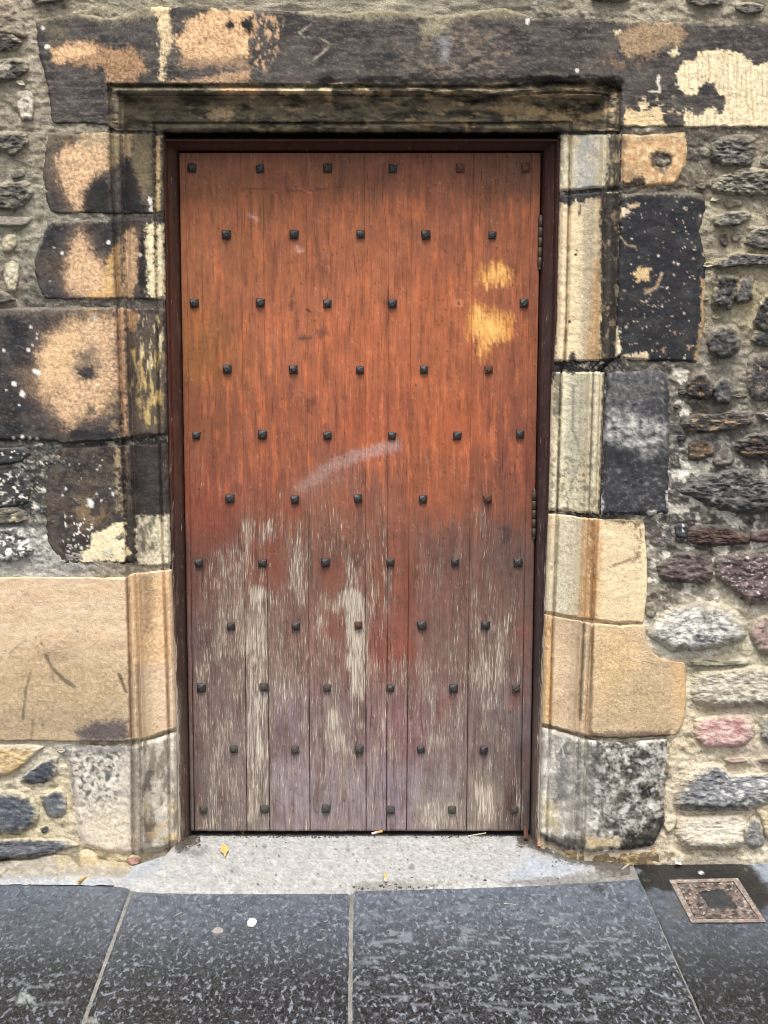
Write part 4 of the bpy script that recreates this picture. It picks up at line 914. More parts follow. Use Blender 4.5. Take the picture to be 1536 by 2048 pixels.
# rubble that carries the wall on past the picture's edges, joined
def infill():
    r = np.random.default_rng(5)
    Vs, Fs, Cs, base = [], [], [], 0
    for side in (-1, 1, 0):
        rng_u = (-780, -90) if side < 0 else ((1620, 2300) if side > 0 else (-780, 2300))
        v = -840 if side == 0 else -60
        vend = -60 if side == 0 else 1730
        while v < vend:
            h = r.uniform(45, 95)
            u = rng_u[0] + r.uniform(0, 40)
            while u < rng_u[1]:
                w = r.uniform(60, 150)
                if side < 0 and u + w > -36:
                    break
                n = 14
                a = np.linspace(0, 2 * math.pi, n, endpoint=False)
                ru, rv = w * .44, h * .40
                sq = (np.abs(np.cos(a)) ** 4 + np.abs(np.sin(a)) ** 4) ** -.25
                jit = r.uniform(.85, 1.05, n)
                rings = [un_y(u + w / 2 + ru * k * sq * jit * np.cos(a), v + h / 2 + rv * k * sq * jit * np.sin(a), yy + r.normal(0, .002, n)) for k, yy in ((1, .014), (.9, -.012), (.6, -.022), (.25, -.024))]
                Vs.append(np.concatenate(rings))
                for q_ in range(3):
                    for i in range(n):
                        j = (i + 1) % n
                        Fs.append((base + q_ * n + i, base + q_ * n + j, base + (q_ + 1) * n + j, base + (q_ + 1) * n + i))
                Fs.append(tuple(base + 3 * n + i for i in range(n)))
                tone = [C(120, 114, 106), C(96, 92, 88), C(160, 150, 130), C(140, 120, 110)][r.integers(4)]
                Cs.append(np.ones((4 * n, 3)) * tone)
                base += 4 * n
                u += w + r.uniform(8, 22)
            v += h + r.uniform(4, 12)
    o = mk('rubble_infill', np.concatenate(Vs), Fs, M_RUBBLE, wall, {'col': np.concatenate(Cs)})
    o['kind'] = 'stuff'
infill()

# ------------------------------------------------------------------ mortar skirts at the foot of the wall
def skirt(us, vtop, ytop, vbot, zbot, base, layers, seed):
    u = np.arange(us[0], us[1], 3.0)
    A = un_y(u, ip(u, vtop) + 2 * fbm(u, u * 0, 30, 30, 3, seed), ip(u, ytop))
    B = un_z(u, ip(u, vbot) + 2.5 * fbm(u, u * 0 + 5, 40, 40, 3, seed + 1), zbot)
    r = np.linspace(0, 1, 18)[:, None, None]
    Pp = A[None] * (1 - r) + B[None] * r
    Uu, Vv = np.meshgrid(u, np.linspace(0, 1, 18))
    vv = ip(Uu, vtop) * (1 - Vv) + ip(Uu, vbot) * Vv
    bul = np.sin(Vv * math.pi) * .006 + .004 * fbm(Uu, vv, 30, 12, 4, seed + 2) * np.sin(Vv * math.pi)
    Pp = Pp + np.stack([0 * bul, -.6 * bul, .8 * bul], -1)
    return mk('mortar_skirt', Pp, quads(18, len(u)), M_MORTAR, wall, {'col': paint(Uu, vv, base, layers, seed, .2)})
skirt((-60, 275), [(-60, 1722), (60, 1716), (110, 1706), (150, 1712), (275, 1728)], [(-60, .004), (275, .002)], [(-60, 1768), (250, 1771), (275, 1772)], .001, C(160, 153, 140), [
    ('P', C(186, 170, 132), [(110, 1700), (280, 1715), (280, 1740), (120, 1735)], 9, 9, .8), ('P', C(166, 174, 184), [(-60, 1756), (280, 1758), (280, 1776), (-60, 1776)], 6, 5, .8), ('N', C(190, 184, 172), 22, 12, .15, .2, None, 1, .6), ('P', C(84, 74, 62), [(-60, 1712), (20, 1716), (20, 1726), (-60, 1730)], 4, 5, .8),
    ('S', C(110, 100, 88), [(0, 1755), (24, 1735)], 1.6, 1.2, .7), ('P', C(112, 96, 72), [(135, 1706), (160, 1700), (160, 1735), (140, 1725)], 6, 6, .6)], 61)
skirt((1130, 1640), [(1130, 1700), (1260, 1704), (1330, 1690), (1640, 1704)], [(1130, .02), (1250, .008), (1640, .004)], [(1130, 1724), (1250, 1730), (1360, 1727), (1640, 1724)], .001, C(196, 176, 142), [
    ('P', C(206, 202, 192), [(1400, 1712), (1640, 1708), (1640, 1730), (1400, 1730)], 5, 6, .8), ('P', C(96, 82, 64), [(1110, 1690), (1290, 1704), (1340, 1712), (1340, 1732), (1110, 1730)], 7, 9, .75), ('N', C(216, 186, 130), 18, 10, .25, .15, None, 1, .6)], 62)

# ------------------------------------------------------------------ timber door frame
frame = empty('door_frame', (0, .14, 0), 'brown moulded timber frame lining the opening around the studded door', 'door frame')
FT = np.array([0, .12, .2, .28, .33, .36, .42, .6, .8, .86, .9, .96, 1.0])
FY = np.array([.118, .108, .110, .122, .134, .136, .137, .146, .152, .156, .166, .176, .180])
FLO, FLI = [(240, 322), (600, 330), (1150, 340), (1480, 350), (1760, 357)], [(300, 357.5), (1663, 380.5), (1760, 382)]
FRO, FRI = [(240, 1124), (640, 1117), (1150, 1096), (1480, 1084), (1760, 1077)], [(300, 1084), (1663, 1061), (1760, 1059)]
def frame_paint(U, V, seed, worn):
    base = idw(U, V, [(340, 300, C(104, 62, 46)), (340, 800, C(116, 66, 50)), (350, 1200, C(100, 70, 60)), (365, 1600, C(120, 98, 84)), (1100, 300, C(96, 60, 52)), (1095, 800, C(92, 66, 64)), (1080, 1200, C(92, 74, 72)), (1070, 1600, C(116, 98, 90)), (720, 285, C(96, 54, 40))])
    return paint(U, V, base * .78, worn, seed, .16)
def frame_jamb(side):
    r = np.linspace(0, 1, 380)[:, None]
    vv = 300 + (1696 - 300) * r
    O, I = (FLO, FLI) if side < 0 else (FRO, FRI)
    uo, ui = ip(vv, O), ip(vv, I)
    U = uo + (ui - uo) * FT[None]
    V0 = 276 + (302 - 276) * FT[None]
    Vb = 1700 - 14 * FT[None]
    V = V0 * (1 - r) + Vb * r
    U = ip(V, O) + (ip(V, I) - ip(V, O)) * FT[None]
    Y = FY[None] + .0012 * fbm(U, V, 12, 90, 3, 70 + side) * np.ones_like(U)
    Pp = un_y(U, V, Y)
    colr = frame_paint(U, V, 70 + side, [('P', C(70, 50, 44), [(345, 300), (362, 300), (384, 1700), (368, 1700)], 5, 3, .5)])
    back = Pp[:, -1:] * [1, 0, 1] + np.array([0, .215, 0])
    Pp, colr = np.concatenate([Pp, back], 1), np.concatenate([colr, colr[:, -1:]], 1)
    fl = .10 + .95 * sst(1000, 1500, V) * np.clip(1.15 - FT[None] * 2.0, .0, 1) + .18 * fbm(U, V, 8, 80, 3, 5)
    fl = fl + .25 * (FT[None] < .3) * sst(600, 1000, V)
    fl = np.concatenate([fl, fl[:, -1:] * 0], 1)
    mk('frame_post', Pp, quads(*Pp.shape[:2], side > 0), M_WOOD, frame, {'col': colr, 'fleck': fl})
frame_jamb(-1)
frame_jamb(1)
s = np.linspace(0, 1, 240)[None, :]
FTH = np.concatenate([[0, 0, 0], FT])
Vh = np.concatenate([[252, 274, 277], 277 + (303.5 - 277) * FT])[:, None] + 0 * s
Uh = (ip(Vh, FLO) + (ip(Vh, FLI) - ip(Vh, FLO)) * FTH[:, None]) * (1 - s) + (ip(Vh, FRO) + (ip(Vh, FRI) - ip(Vh, FRO)) * FTH[:, None]) * s
Yh = np.concatenate([[.205, .205, .170], FY])[:, None] + 0 * s
Ph = un_y(Uh, Vh, Yh)
Ph = np.concatenate([Ph, Ph[-1:] * [1, 0, 1] + np.array([0, .215, 0])], 0)
ch = frame_paint(Uh, Vh, 77, [])
ch = np.concatenate([ch, ch[-1:]], 0)
mk('frame_head', Ph, quads(*Ph.shape[:2]), M_WOOD, frame, {'col': ch, 'fleck': np.zeros(Ph.shape[:2])})

# ------------------------------------------------------------------ the door: planks, studs, hinges
YD = .172
door = empty('studded_door', (0, YD, .06), 'tall red brown plank door with rows of iron studs and worn grey base', 'door')
DT, DB = 306.0, 1662.0
PLANK = [(358.5, 380.5), (370.5, 389), (481, 494), (525.5, 539.5), (612, 620), (729, 732.5), (778, 773), (824, 813), (947, 933), (1063, 1041), (1081.5, 1059.5)]
DOOR_PTS = [(400, 330, C(146, 95, 68)), (720, 330, C(142, 91, 66)), (1040, 330, C(132, 88, 65)), (400, 480, C(166, 104, 70)), (720, 480, C(174, 106, 73)), (1030, 480, C(162, 98, 69)),
    (390, 700, C(154, 99, 57)), (560, 650, C(173, 104, 72)), (720, 700, C(178, 102, 69)), (880, 640, C(178, 104, 69)), (1040, 700, C(156, 92, 64)), (390, 860, C(146, 87, 59)), (560, 850, C(161, 93, 65)), (740, 860, C(174, 96, 65)), (900, 850, C(177, 98, 63)), (1040, 900, C(143, 83, 64)),
    (400, 1000, C(145, 79, 60)), (560, 980, C(152, 89, 67)), (720, 980, C(146, 93, 73)), (880, 980, C(159, 93, 65)), (1030, 1000, C(136, 84, 66)),
    (400, 1130, C(116, 75, 65)), (520, 1120, C(138, 91, 75)), (640, 1130, C(129, 91, 76)), (780, 1150, C(140, 88, 70)), (900, 1130, C(126, 89, 79)), (1020, 1120, C(117, 91, 83)),
    (400, 1300, C(116, 92, 89)), (520, 1280, C(133, 108, 96)), (640, 1280, C(139, 102, 89)), (780, 1300, C(145, 88, 75)), (900, 1300, C(128, 100, 91)), (1020, 1300, C(128, 103, 97)),
    (400, 1450, C(120, 99, 95)), (560, 1450, C(135, 117, 120)), (700, 1450, C(132, 109, 108)), (800, 1450, C(144, 107, 108)), (900, 1430, C(129, 105, 103)), (1020, 1440, C(121, 107, 107)),
    (400, 1620, C(111, 99, 97)), (520, 1610, C(127, 115, 108)), (580, 1600, C(146, 132, 138)), (700, 1600, C(140, 127, 129)), (790, 1590, C(140, 125, 134)), (880, 1600, C(138, 128, 126)), (980, 1610, C(146, 132, 121)), (1040, 1620, C(86, 81, 84))]
REDS = [[(640, 1120), (670, 1110), (690, 1130), (690, 1180), (660, 1200), (645, 1170)], [(790, 1150), (820, 1130), (832, 1230), (826, 1310), (790, 1320), (780, 1240)], [(384, 1000), (450, 985), (470, 1040), (440, 1100), (390, 1095)],
        [(500, 1090), (560, 1080), (575, 1150), (540, 1190), (505, 1170)], [(1036, 1240), (1060, 1240), (1058, 1330), (1040, 1290)], [(640, 1220), (690, 1225), (680, 1275), (645, 1270)], [(1018, 1380), (1042, 1378), (1040, 1410), (1022, 1410)], [(880, 1395), (900, 1390), (886, 1440), (878, 1430)], [(770, 1060), (812, 1050), (812, 1130), (790, 1140)], [(1030, 940), (1056, 930), (1050, 1010), (1034, 1010)]]
YEL = [[(958, 545), (972, 536), (1000, 532), (1022, 530), (1026, 560), (1012, 574), (985, 572), (956, 568)], [(932, 640), (940, 608), (958, 604), (972, 622), (1000, 620), (1026, 636), (1030, 660), (1012, 682), (985, 680), (972, 716), (958, 708), (954, 680), (930, 672)]]
PALE = [([(690, 1190), (728, 1180), (735, 1300), (742, 1370), (720, 1400), (700, 1380), (692, 1290)], .75), ([(494, 1180), (536, 1180), (538, 1640), (494, 1640)], .55), ([(480, 1040), (540, 1040), (545, 1200), (495, 1200)], .35), ([(575, 1040), (610, 1040), (610, 1210), (580, 1210)], .35),
        ([(640, 1130), (660, 1170), (720, 1080), (730, 1250), (640, 1250)], .35), ([(655, 1420), (690, 1420), (690, 1500), (655, 1500)], .5), ([(950, 1240), (1015, 1240), (1010, 1420), (950, 1420)], .4), ([(960, 1570), (990, 1570), (985, 1650), (955, 1650)], .75), ([(430, 1080), (490, 1080), (490, 1300), (420, 1330)], .3), ([(940, 1010), (990, 1010), (985, 1060), (940, 1060)], .3),
        ([(400, 1440), (470, 1440), (470, 1650), (410, 1650)], .25), ([(830, 1600), (925, 1600), (925, 1655), (830, 1655)], .35), ([(840, 1320), (925, 1300), (920, 1500), (840, 1500)], .25)]
def door_fields(U, V, seed):
    wu = U + 5 * fbm(U, V, 40, 120, 3, 501)
    base = idw(wu, V + 24 * fbm(U, V, 16, 70, 4, 502), DOOR_PTS, 1.6)
    lay = [('N', C(206, 118, 72), 14, 120, .22, .2, [(380, 380), (1070, 380), (1060, 1000), (400, 1000)], 40, .5), ('N', C(112, 66, 52), 12, 150, .30, .2, None, 1, .4), ('N', C(106, 80, 70), 16, 90, .18, .25, [(380, 1050), (1060, 1050), (1060, 1660), (380, 1660)], 50, .5)]
    for k, p in enumerate(REDS):
        lay.append(('P', C(150, 82, 62), p, 14, 26, .34, .08))
    for p in YEL:
        lay.append(('P', C(206, 140, 74), p, 7, 14, .9, .2))
        lay.append(('P', C(232, 178, 104), [(sum(a for a, b in p) / len(p) + (a - sum(x for x, y in p) / len(p)) * .7, sum(b for a, b in p) / len(p) + (b - sum(y for x, y in p) / len(p)) * .75) for a, b in p], 9, 12, .8, .2))
    lay += [('P', C(176, 142, 134), [(590, 975), (640, 935), (700, 905), (770, 884), (800, 880), (800, 900), (730, 918), (670, 940), (625, 975), (598, 985)], 7, 5, .75, .2),
        ('P', C(150, 112, 98), [(570, 985), (640, 930), (700, 905), (700, 950), (620, 1010)], 20, 10, .45, .2),
        ('P', C(206, 130, 92), [(907, 598), (926, 600), (926, 614), (908, 614)], 2, 2, .9), ('D', C(40, 28, 22), [(917, 607, 2.6), (735, 520, 1.8), (619, 622, 2.2), (831, 770, 1.8), (614, 619, 1.5)]),
        ('P', C(70, 66, 62), [(598, 672), (622, 674), (618, 680), (600, 678)], 2, 4, .7), ('P', C(96, 62, 48), [(630, 660), (655, 655), (655, 672), (640, 675)], 5, 6, .6), ('P', C(92, 60, 46), [(580, 590), (588, 580), (586, 620), (580, 616)], 4, 5, .6), ('P', C(80, 54, 42), [(612, 800), (632, 792), (624, 830), (614, 826)], 4, 6, .5),
        ('P', C(206, 156, 138), [(498, 430), (512, 430), (520, 442), (505, 440)], 3, 4, .7), ('P', C(206, 156, 138), [(585, 487), (608, 500), (606, 508), (592, 500)], 3, 4, .7),
        ('S', C(98, 60, 44), [(485, 379), (520, 377), (560, 380), (612, 382), (640, 378), (680, 374), (708, 376)], 1.3, 1.2, .55), ('S', C(214, 140, 108), [(600, 378), (616, 384), (634, 384)], 1.6, 1.2, .5),
        ('P', C(70, 58, 56), [(1000, 1050), (1020, 1050), (1020, 1090), (1000, 1090)], 12, 8, .6), ('P', C(88, 62, 52), [(1000, 1480), (1060, 1480), (1060, 1660), (1005, 1660)], 20, 14, .35)]
    n_run = 3 + len(REDS) + 2 * len(YEL)                       # these wear along the grain
    gv_ = V + 20 * fbm(U, V, 4.5, 120, 3, 508)
    col = paint(U + 2 * fbm(U, V, 10, 60, 2, 509), gv_, base, lay[:n_run], 510, .13)
    lum = (col * [.25, .65, .10]).sum(-1, keepdims=True)
    col = col / (np.maximum(lum, .003) / .26) ** (.24 / 1.24)
    col = paint(U, V, col, lay[n_run:], 511, .02)
    fl = .0 + .33 * sst(880, 1240, V) - .05 * sst(1380, 1600, V) + .12 * sst(400, 860, V) + .30 * fbm(U, V, 26, 110, 4, 504) * (.3 + .7 * sst(850, 1100, V)) + .15 * fbm(U, V, 70, 160, 3, 505) * sst(800, 1000, V)
    for p, a in PALE:
        fl = fl + .85 * a * sst(-12, 12, sdf(U, V, p) + 12 * fbm(U, V, 12, 60, 3, 506))
    for p in REDS:
        fl = fl - .35 * sst(-8, 8, sdf(U, V, p) + 10 * fbm(U, V, 14, 40, 3, 507))
    for p in YEL:
        fl = fl - .5 * sst(-6, 10, sdf(U, V, p))
    fl = fl - .25 * sst(400, 384, U) * sst(900, 1100, V) - .3 * sst(1040, 1052, U) - .10 * sst(800, 860, U) * sst(1600, 1500, V)
    return np.clip(col * 1.10, 0, .85), np.clip(fl * .9, 0, 1)

for i in range(len(PLANK) - 1):
    (a0, a1), (b0, b1) = PLANK[i], PLANK[i + 1]
    r = np.linspace(0, 1, 360)[:, None]
    vv = DT + (DB - DT) * r
    gap = .06 + .50 * sst(900, 1600, vv)
    ul, ur = a0 + (a1 - a0) * r + gap, b0 + (b1 - b0) * r - gap
    nc = max(5, int((b0 - a0) / 3.6))
    sx = np.unique(np.concatenate([np.linspace(0, 1, nc), [.6 / (b0 - a0), 1.6 / (b0 - a0), 1 - 1.6 / (b0 - a0), 1 - .6 / (b0 - a0)]]))[None, :]
    Uq = ul + (ur - ul) * sx
    bot_w = 1.2 * fbm(Uq, Uq * 0 + 3, 30, 30, 3, 33)
    Vq = vv + 0 * Uq + bot_w * sst(1600, 1662, vv)
    dE = np.minimum(Uq - ul, ur - Uq)
    Yq = YD + random.uniform(-.0008, .0008) + (.0004 + .0024 * sst(900, 1500, Vq)) * (1 - sst(0, 1.5, dE)) + .0008 * fbm(Uq, Vq, 60, 300, 2, 40 + i) - .0010 * np.cos((sx - .5) * math.pi)
    colr, fl = door_fields(Uq, Vq, i)
    Pq = un_y(Uq, Vq, Yq)
    Pb = Pq * [1, 0, 1] + np.array([0, YD + .03, 0])
    Pq = np.concatenate([Pb[:, :1], Pq, Pb[:, -1:]], 1)
    Pq = np.concatenate([Pq, Pq[-1:] * [1, 0, 1] + np.array([0, YD + .03, 0])], 0)
    ex = lambda A: np.concatenate([np.concatenate([A[:, :1], A, A[:, -1:]], 1), np.concatenate([A[-1:, :1], A[-1:], A[-1:, -1:]], 1)], 0)
    mk('plank', Pq, quads(*Pq.shape[:2]), M_WOOD, door, {'col': ex(colr), 'fleck': ex(fl)})
bb = un_y(np.array([350, 1090, 1070, 372]), np.array([296, 296, 1672, 1672]), .205)
M_BACK = plain('dark_backing_timber', C(46, 34, 28), .9)
mk('backing_board', np.concatenate([bb, bb + [0, .03, 0]]), [(0, 1, 2, 3), (7, 6, 5, 4), (0, 4, 5, 1), (1, 5, 6, 2), (2, 6, 7, 3), (3, 7, 4, 0)], M_BACK, door, smooth=False)

M_IRON = plain('black_iron', C(46, 43, 42), .48, .45, 500, 0.0, .5, .6)
M_RUST = plain('rusted_iron', C(84, 58, 44), .75, .5, 420, 0.0, .3, .6)
M_PAINTED = plain('stud_under_brown_paint', C(96, 66, 50), .6, .35, 420, 0.0, .35, .5)
M_DUSTY = plain('dusty_iron', C(72, 68, 64), .8, .4, 420, 0.0, .3, .6)
ROWS = [(337, [384, 520, 655, 786, 920, 1051]), (469, [453, 588, 721, 852, 985]), (606, [389, 521, 655, 785, None, 1048]), (739, [455, 587, 720, 848, 977]), (870, [393, 525, 655, 784, 914, 1040]), (998, [460, 590, 716, 846, 975]),
        (1125, [398, 525, 651, 781, 910, 1036]), (1251, [462, 592, 717, 844, 971]), (1375, [403, 528, 655, 781, 907, 1032]), (1498, [468, 590, 718, 842, 967]), (1618, [407, 529, 652, 781, 904, 1029])]
def stud_mesh(seed):
    r = random.Random(seed)
    rings = []
    for (h, y, rot) in ((.0118, .004, 0), (.0118, -.004, 0), (.0100, -.0075, 0), (.0072, -.0105, .45), (.0046, -.0125, .8)):
        ring = []
        for k in range(8):
            a = k * math.pi / 4 + math.pi / 4
            rad = h * (1.36 if k % 2 == 0 else 1.0) if rot == 0 else h * (1.15 if k % 2 == 0 else 1.05)
            a += rot
            ring.append((rad * math.cos(a) * r.uniform(.95, 1.05), y + r.uniform(-.0006, .0006), rad * math.sin(a) * r.uniform(.95, 1.05)))
        rings.append(ring)
    V_ = [p for ring in rings for p in ring]
    Fc = [(i * 8 + k, i * 8 + (k + 1) % 8, (i + 1) * 8 + (k + 1) % 8, (i + 1) * 8 + k) for i in range(4) for k in range(8)] + [tuple(32 + k for k in range(8))]
    return V_, Fc
protos = []
for k in range(3):
    V_, Fc = stud_mesh(k)
    protos.append((V_, Fc))
stud_src = []
cnt = 0
for (v, us) in ROWS:
    for u in us:
        if u is None:
            continue
        jv = random.uniform(-1.5, 1.5)
        P0 = un_y(u, v + jv, YD)
        kk = random.randrange(3)
        if len(stud_src) < 3:
            kk = len(stud_src)
            V_, Fc = protos[kk]
            o = mk('stud', np.asarray(V_) + P0, Fc, M_IRON, door, smooth=False, origin=P0)
            stud_src.append(o)
        else:
            o = stud_src[kk].copy()
            col_main.objects.link(o)
            o.parent = door
            o.location = Vector(P0) - world_loc(door)
        o.rotation_euler = (random.uniform(-.12, .12), random.choice((0, math.pi / 2, math.pi)) + random.uniform(-.10, .10), random.uniform(-.06, .06))
        mm = M_IRON
        q_ = random.random()
        if v < 400 and u > 880:
            mm = M_PAINTED
        elif v > 1600 or (v > 1350 and q_ < .45):
            mm = M_DUSTY
        elif q_ < .09:
            mm = M_RUST
        o.material_slots[0].link = 'OBJECT'
        o.material_slots[0].material = mm
        sc_ = random.uniform(.92, 1.10)
        o.scale = (sc_, sc_ * random.uniform(.85, 1.15), sc_)

M_HINGE = plain('painted_hinge_steel', C(72, 56, 48), .5, .4, 260, 0.0, .5, .4)
def hinge(u0, v0, u1, v1):
    A, B = un_y(u0, v0, YD - .004), un_y(u1, v1, YD - .004)
    n = 12
    Vs, Fs = [], []
    cuts = np.linspace(0, 1, 6)
    for k in range(5):
        a, b = A + (B - A) * (cuts[k] + .006), A + (B - A) * (cuts[k + 1] - .006)
        base = len(Vs)
        for p, rr in ((a, .0052), (a + (b - a) * .04, .0066), (b + (a - b) * .04, .0066), (b, .0052)):
            for i in range(n):
                t = i * 2 * math.pi / n
                Vs.append((p[0] + rr * math.cos(t), p[1] + rr * math.sin(t), p[2]))
        for q_ in range(3):
            for i in range(n):
                j = (i + 1) % n
                Fs.append((base + q_ * n + i, base + q_ * n + j, base + (q_ + 1) * n + j, base + (q_ + 1) * n + i))
        Fs += [tuple(base + i for i in range(n)), tuple(base + 3 * n + i for i in range(n))]
    h = mk('hinge', Vs, Fs, M_HINGE, door)
    # pin heads and the leaf let into the door edge
    for P_, nm in ((A, 'pin'), (B, 'pin')):
        vs_, fs_ = [], []
        for dz, rr in ((-.006, .003), (0, .0062), (.006, .003)):
            for i in range(n):
                t = i * 2 * math.pi / n
                vs_.append((P_[0] + rr * math.cos(t), P_[1] + rr * math.sin(t), P_[2] + dz))
        fs_ = [(q_ * n + i, q_ * n + (i + 1) % n, (q_ + 1) * n + (i + 1) % n, (q_ + 1) * n + i) for q_ in range(2) for i in range(n)] + [tuple(range(n)), tuple(2 * n + i for i in range(n))]
        mk(nm, vs_, fs_, M_HINGE, h)
hinge(1081.5, 434, 1079.5, 534)
hinge(1068.5, 982, 1067.5, 1074)

# ------------------------------------------------------------------ ground, doorstep, paving
gm = plain('far_paving', C(84, 86, 90), .7, .2, 20)
gv = [(-60, -80, -.03), (60, -80, -.03), (60, 40, -.03), (-60, 40, -.03)]
tag(mk('ground', gv, [(0, 1, 2, 3)], gm, origin=(0, 0, -.03)), kind='structure')

pave_u = np.arange(-700, 2201, 20.0)
pave_v = np.concatenate([np.arange(1690, 2400, 12.0)])
Ug, Vg = np.meshgrid(pave_u, pave_v)
pc = paint(Ug, Vg, C(150, 148, 142), [('N', C(116, 114, 108), 30, 30, .1, .3, None, 1, .6)], 81, .2)
pav = mk('pavement', un_z(Ug, Vg, -.0035), quads(*Ug.shape), M_MORTAR, None, {'col': pc}, origin=(0, -.6, -.0035))
tag(pav, kind='structure')

JL = [(1700, 292), (1783, 262), (2048, 166), (2500, 2)]
JC = [(1700, 703.5), (1783, 703), (2048, 700), (2500, 695)]
JR = [(1700, 1250), (1750, 1272), (2048, 1405), (2500, 1606)]
SL_NEAR, SL_SHEEN = C(25, 27, 31), C(100, 110, 123)
def slab(left, right, back, layers, seed, gl=4.0, gr=4.0, veinb=1.0, tint=1.0):
    nv = 150
    tv = np.linspace(0, 1, nv)[:, None]
    umid = 0.5 * (ip(1900, left) + ip(1900, right))
    v0 = np.mean([b for a, b in back])
    vv = v0 + (2420 - v0) * tv ** 1.25
    ul, ur = ip(vv, left) + gl * (.8 + vv / 8000), ip(vv, right) - gr * (.8 + vv / 8000)
    nc = int(np.clip((float(ur.max()) - float(ul.min())) / 4.2, 60, 190))
    s_ = np.unique(np.concatenate([np.linspace(0, 1, nc), [.003, .008, .992, .997]]))[None, :]
    Us = ul + (ur - ul) * s_
    wobl = 1.3 * fbm(vv, vv * 0 + seed, 40, 40, 3, seed)
    Us = Us + wobl * (1 - s_) ** 8 - wobl * s_ ** 8
    Vs_ = ip(Us, back) + (2420 - ip(Us, back)) * tv ** 1.25
    de = np.minimum(np.minimum(Us - Us[:, :1], Us[:, -1:] - Us), (Vs_ - Vs_[:1]) * 2)
    zz = .0013 * fbm(Us, Vs_, 60, 22, 4, seed) + .0008 * fbm(Us, Vs_, 16, 8, 3, seed + 1) - .004 * (1 - sst(0, 5, de)) + random.uniform(.0005, .0015)
    k = sst(2010, 1760, Vs_ + 26 * fbm(Us, Vs_, 150, 60, 4, seed + 3))[..., None]       # grazing sky sheen painted into the slab colour, paler and bluer toward the wall
    base = (SL_NEAR * (1 - k) + SL_SHEEN * k) * tint
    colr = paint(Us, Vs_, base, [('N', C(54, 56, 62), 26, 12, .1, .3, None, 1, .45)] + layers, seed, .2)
    vein = (.85 + .35 * fbm(Us, Vs_, 120, 50, 3, seed + 5)) * veinb
    vein = np.clip(vein, .05, 1)
    for L in layers:
        if L[0] == 'P':
            vein = vein * (1 - .9 * sst(-6, 6, sdf(Us, Vs_, L[2])) * (L[5] if len(L) > 5 else 1))
    Ps = un_z(Us, Vs_, zz)
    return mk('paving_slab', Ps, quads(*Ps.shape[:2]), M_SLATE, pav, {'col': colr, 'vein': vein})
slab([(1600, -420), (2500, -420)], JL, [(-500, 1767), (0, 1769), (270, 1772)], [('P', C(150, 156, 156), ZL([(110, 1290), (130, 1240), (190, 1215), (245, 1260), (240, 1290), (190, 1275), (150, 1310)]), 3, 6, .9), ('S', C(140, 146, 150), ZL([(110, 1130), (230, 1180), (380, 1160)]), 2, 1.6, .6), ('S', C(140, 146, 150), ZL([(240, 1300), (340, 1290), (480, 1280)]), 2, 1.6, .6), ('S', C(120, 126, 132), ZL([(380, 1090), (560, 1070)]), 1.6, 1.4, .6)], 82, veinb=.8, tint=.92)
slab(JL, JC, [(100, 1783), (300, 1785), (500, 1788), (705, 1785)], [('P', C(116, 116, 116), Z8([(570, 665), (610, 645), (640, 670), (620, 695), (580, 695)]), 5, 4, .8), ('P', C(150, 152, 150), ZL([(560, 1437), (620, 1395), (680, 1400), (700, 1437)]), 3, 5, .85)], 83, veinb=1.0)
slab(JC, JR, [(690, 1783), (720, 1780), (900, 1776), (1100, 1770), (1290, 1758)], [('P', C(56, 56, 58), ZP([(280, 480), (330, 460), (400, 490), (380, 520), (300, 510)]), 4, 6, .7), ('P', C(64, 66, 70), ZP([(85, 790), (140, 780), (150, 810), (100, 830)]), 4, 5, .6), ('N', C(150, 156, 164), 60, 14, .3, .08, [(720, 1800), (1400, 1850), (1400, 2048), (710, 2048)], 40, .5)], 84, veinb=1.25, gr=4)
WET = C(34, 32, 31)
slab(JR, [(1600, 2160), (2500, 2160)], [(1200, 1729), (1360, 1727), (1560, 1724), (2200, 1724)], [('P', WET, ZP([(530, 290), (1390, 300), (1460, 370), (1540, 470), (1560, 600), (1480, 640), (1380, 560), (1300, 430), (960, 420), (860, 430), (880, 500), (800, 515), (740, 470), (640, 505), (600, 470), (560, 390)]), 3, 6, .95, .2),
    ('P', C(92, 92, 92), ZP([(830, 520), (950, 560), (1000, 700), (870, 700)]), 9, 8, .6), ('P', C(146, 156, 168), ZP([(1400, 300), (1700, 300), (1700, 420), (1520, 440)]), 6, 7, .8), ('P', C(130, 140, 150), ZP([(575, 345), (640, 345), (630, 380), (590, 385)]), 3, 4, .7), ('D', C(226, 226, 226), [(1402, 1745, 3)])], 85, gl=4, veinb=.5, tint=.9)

# cement doorstep ramped from the door sill to the slabs
us = np.arange(228, 1262, 3.0)
vb_ = ip(us, [(228, 1756), (262, 1733), (330, 1712), (362, 1676), (380, 1667), (1060, 1667), (1085, 1690), (1130, 1714), (1190, 1722), (1262, 1728)])
yb_ = ip(us, [(228, -.07), (262, -.03), (330, .0), (362, .13), (380, .2), (1060, .2), (1085, .12), (1130, .02), (1262, .0)])
vf_ = ip(us, [(228, 1769), (262, 1776), (320, 1784), (700, 1785), (712, 1780), (900, 1775), (1080, 1769), (1180, 1756), (1262, 1744)]) + 1.6 * fbm(us, us * 0, 50, 50, 3, 3)
A, B = un_y(us, vb_, yb_), un_z(us, vf_, .003)
rr_ = np.linspace(0, 1, 44)[:, None]
Pd = A[None] * (1 - rr_[..., None]) + B[None] * rr_[..., None]
Us_, Vs_ = np.meshgrid(us, rr_[:, 0])
Vd = vb_[None] * (1 - rr_) + vf_[None] * rr_
Pd[..., 2] += (.004 * np.sin(rr_ * math.pi) + .0016 * fbm(Us_, Vd, 60, 26, 4, 87) - .0035 * sst(.94, 1.0, rr_)) * np.minimum(1, np.sin(rr_ * math.pi) * 4)
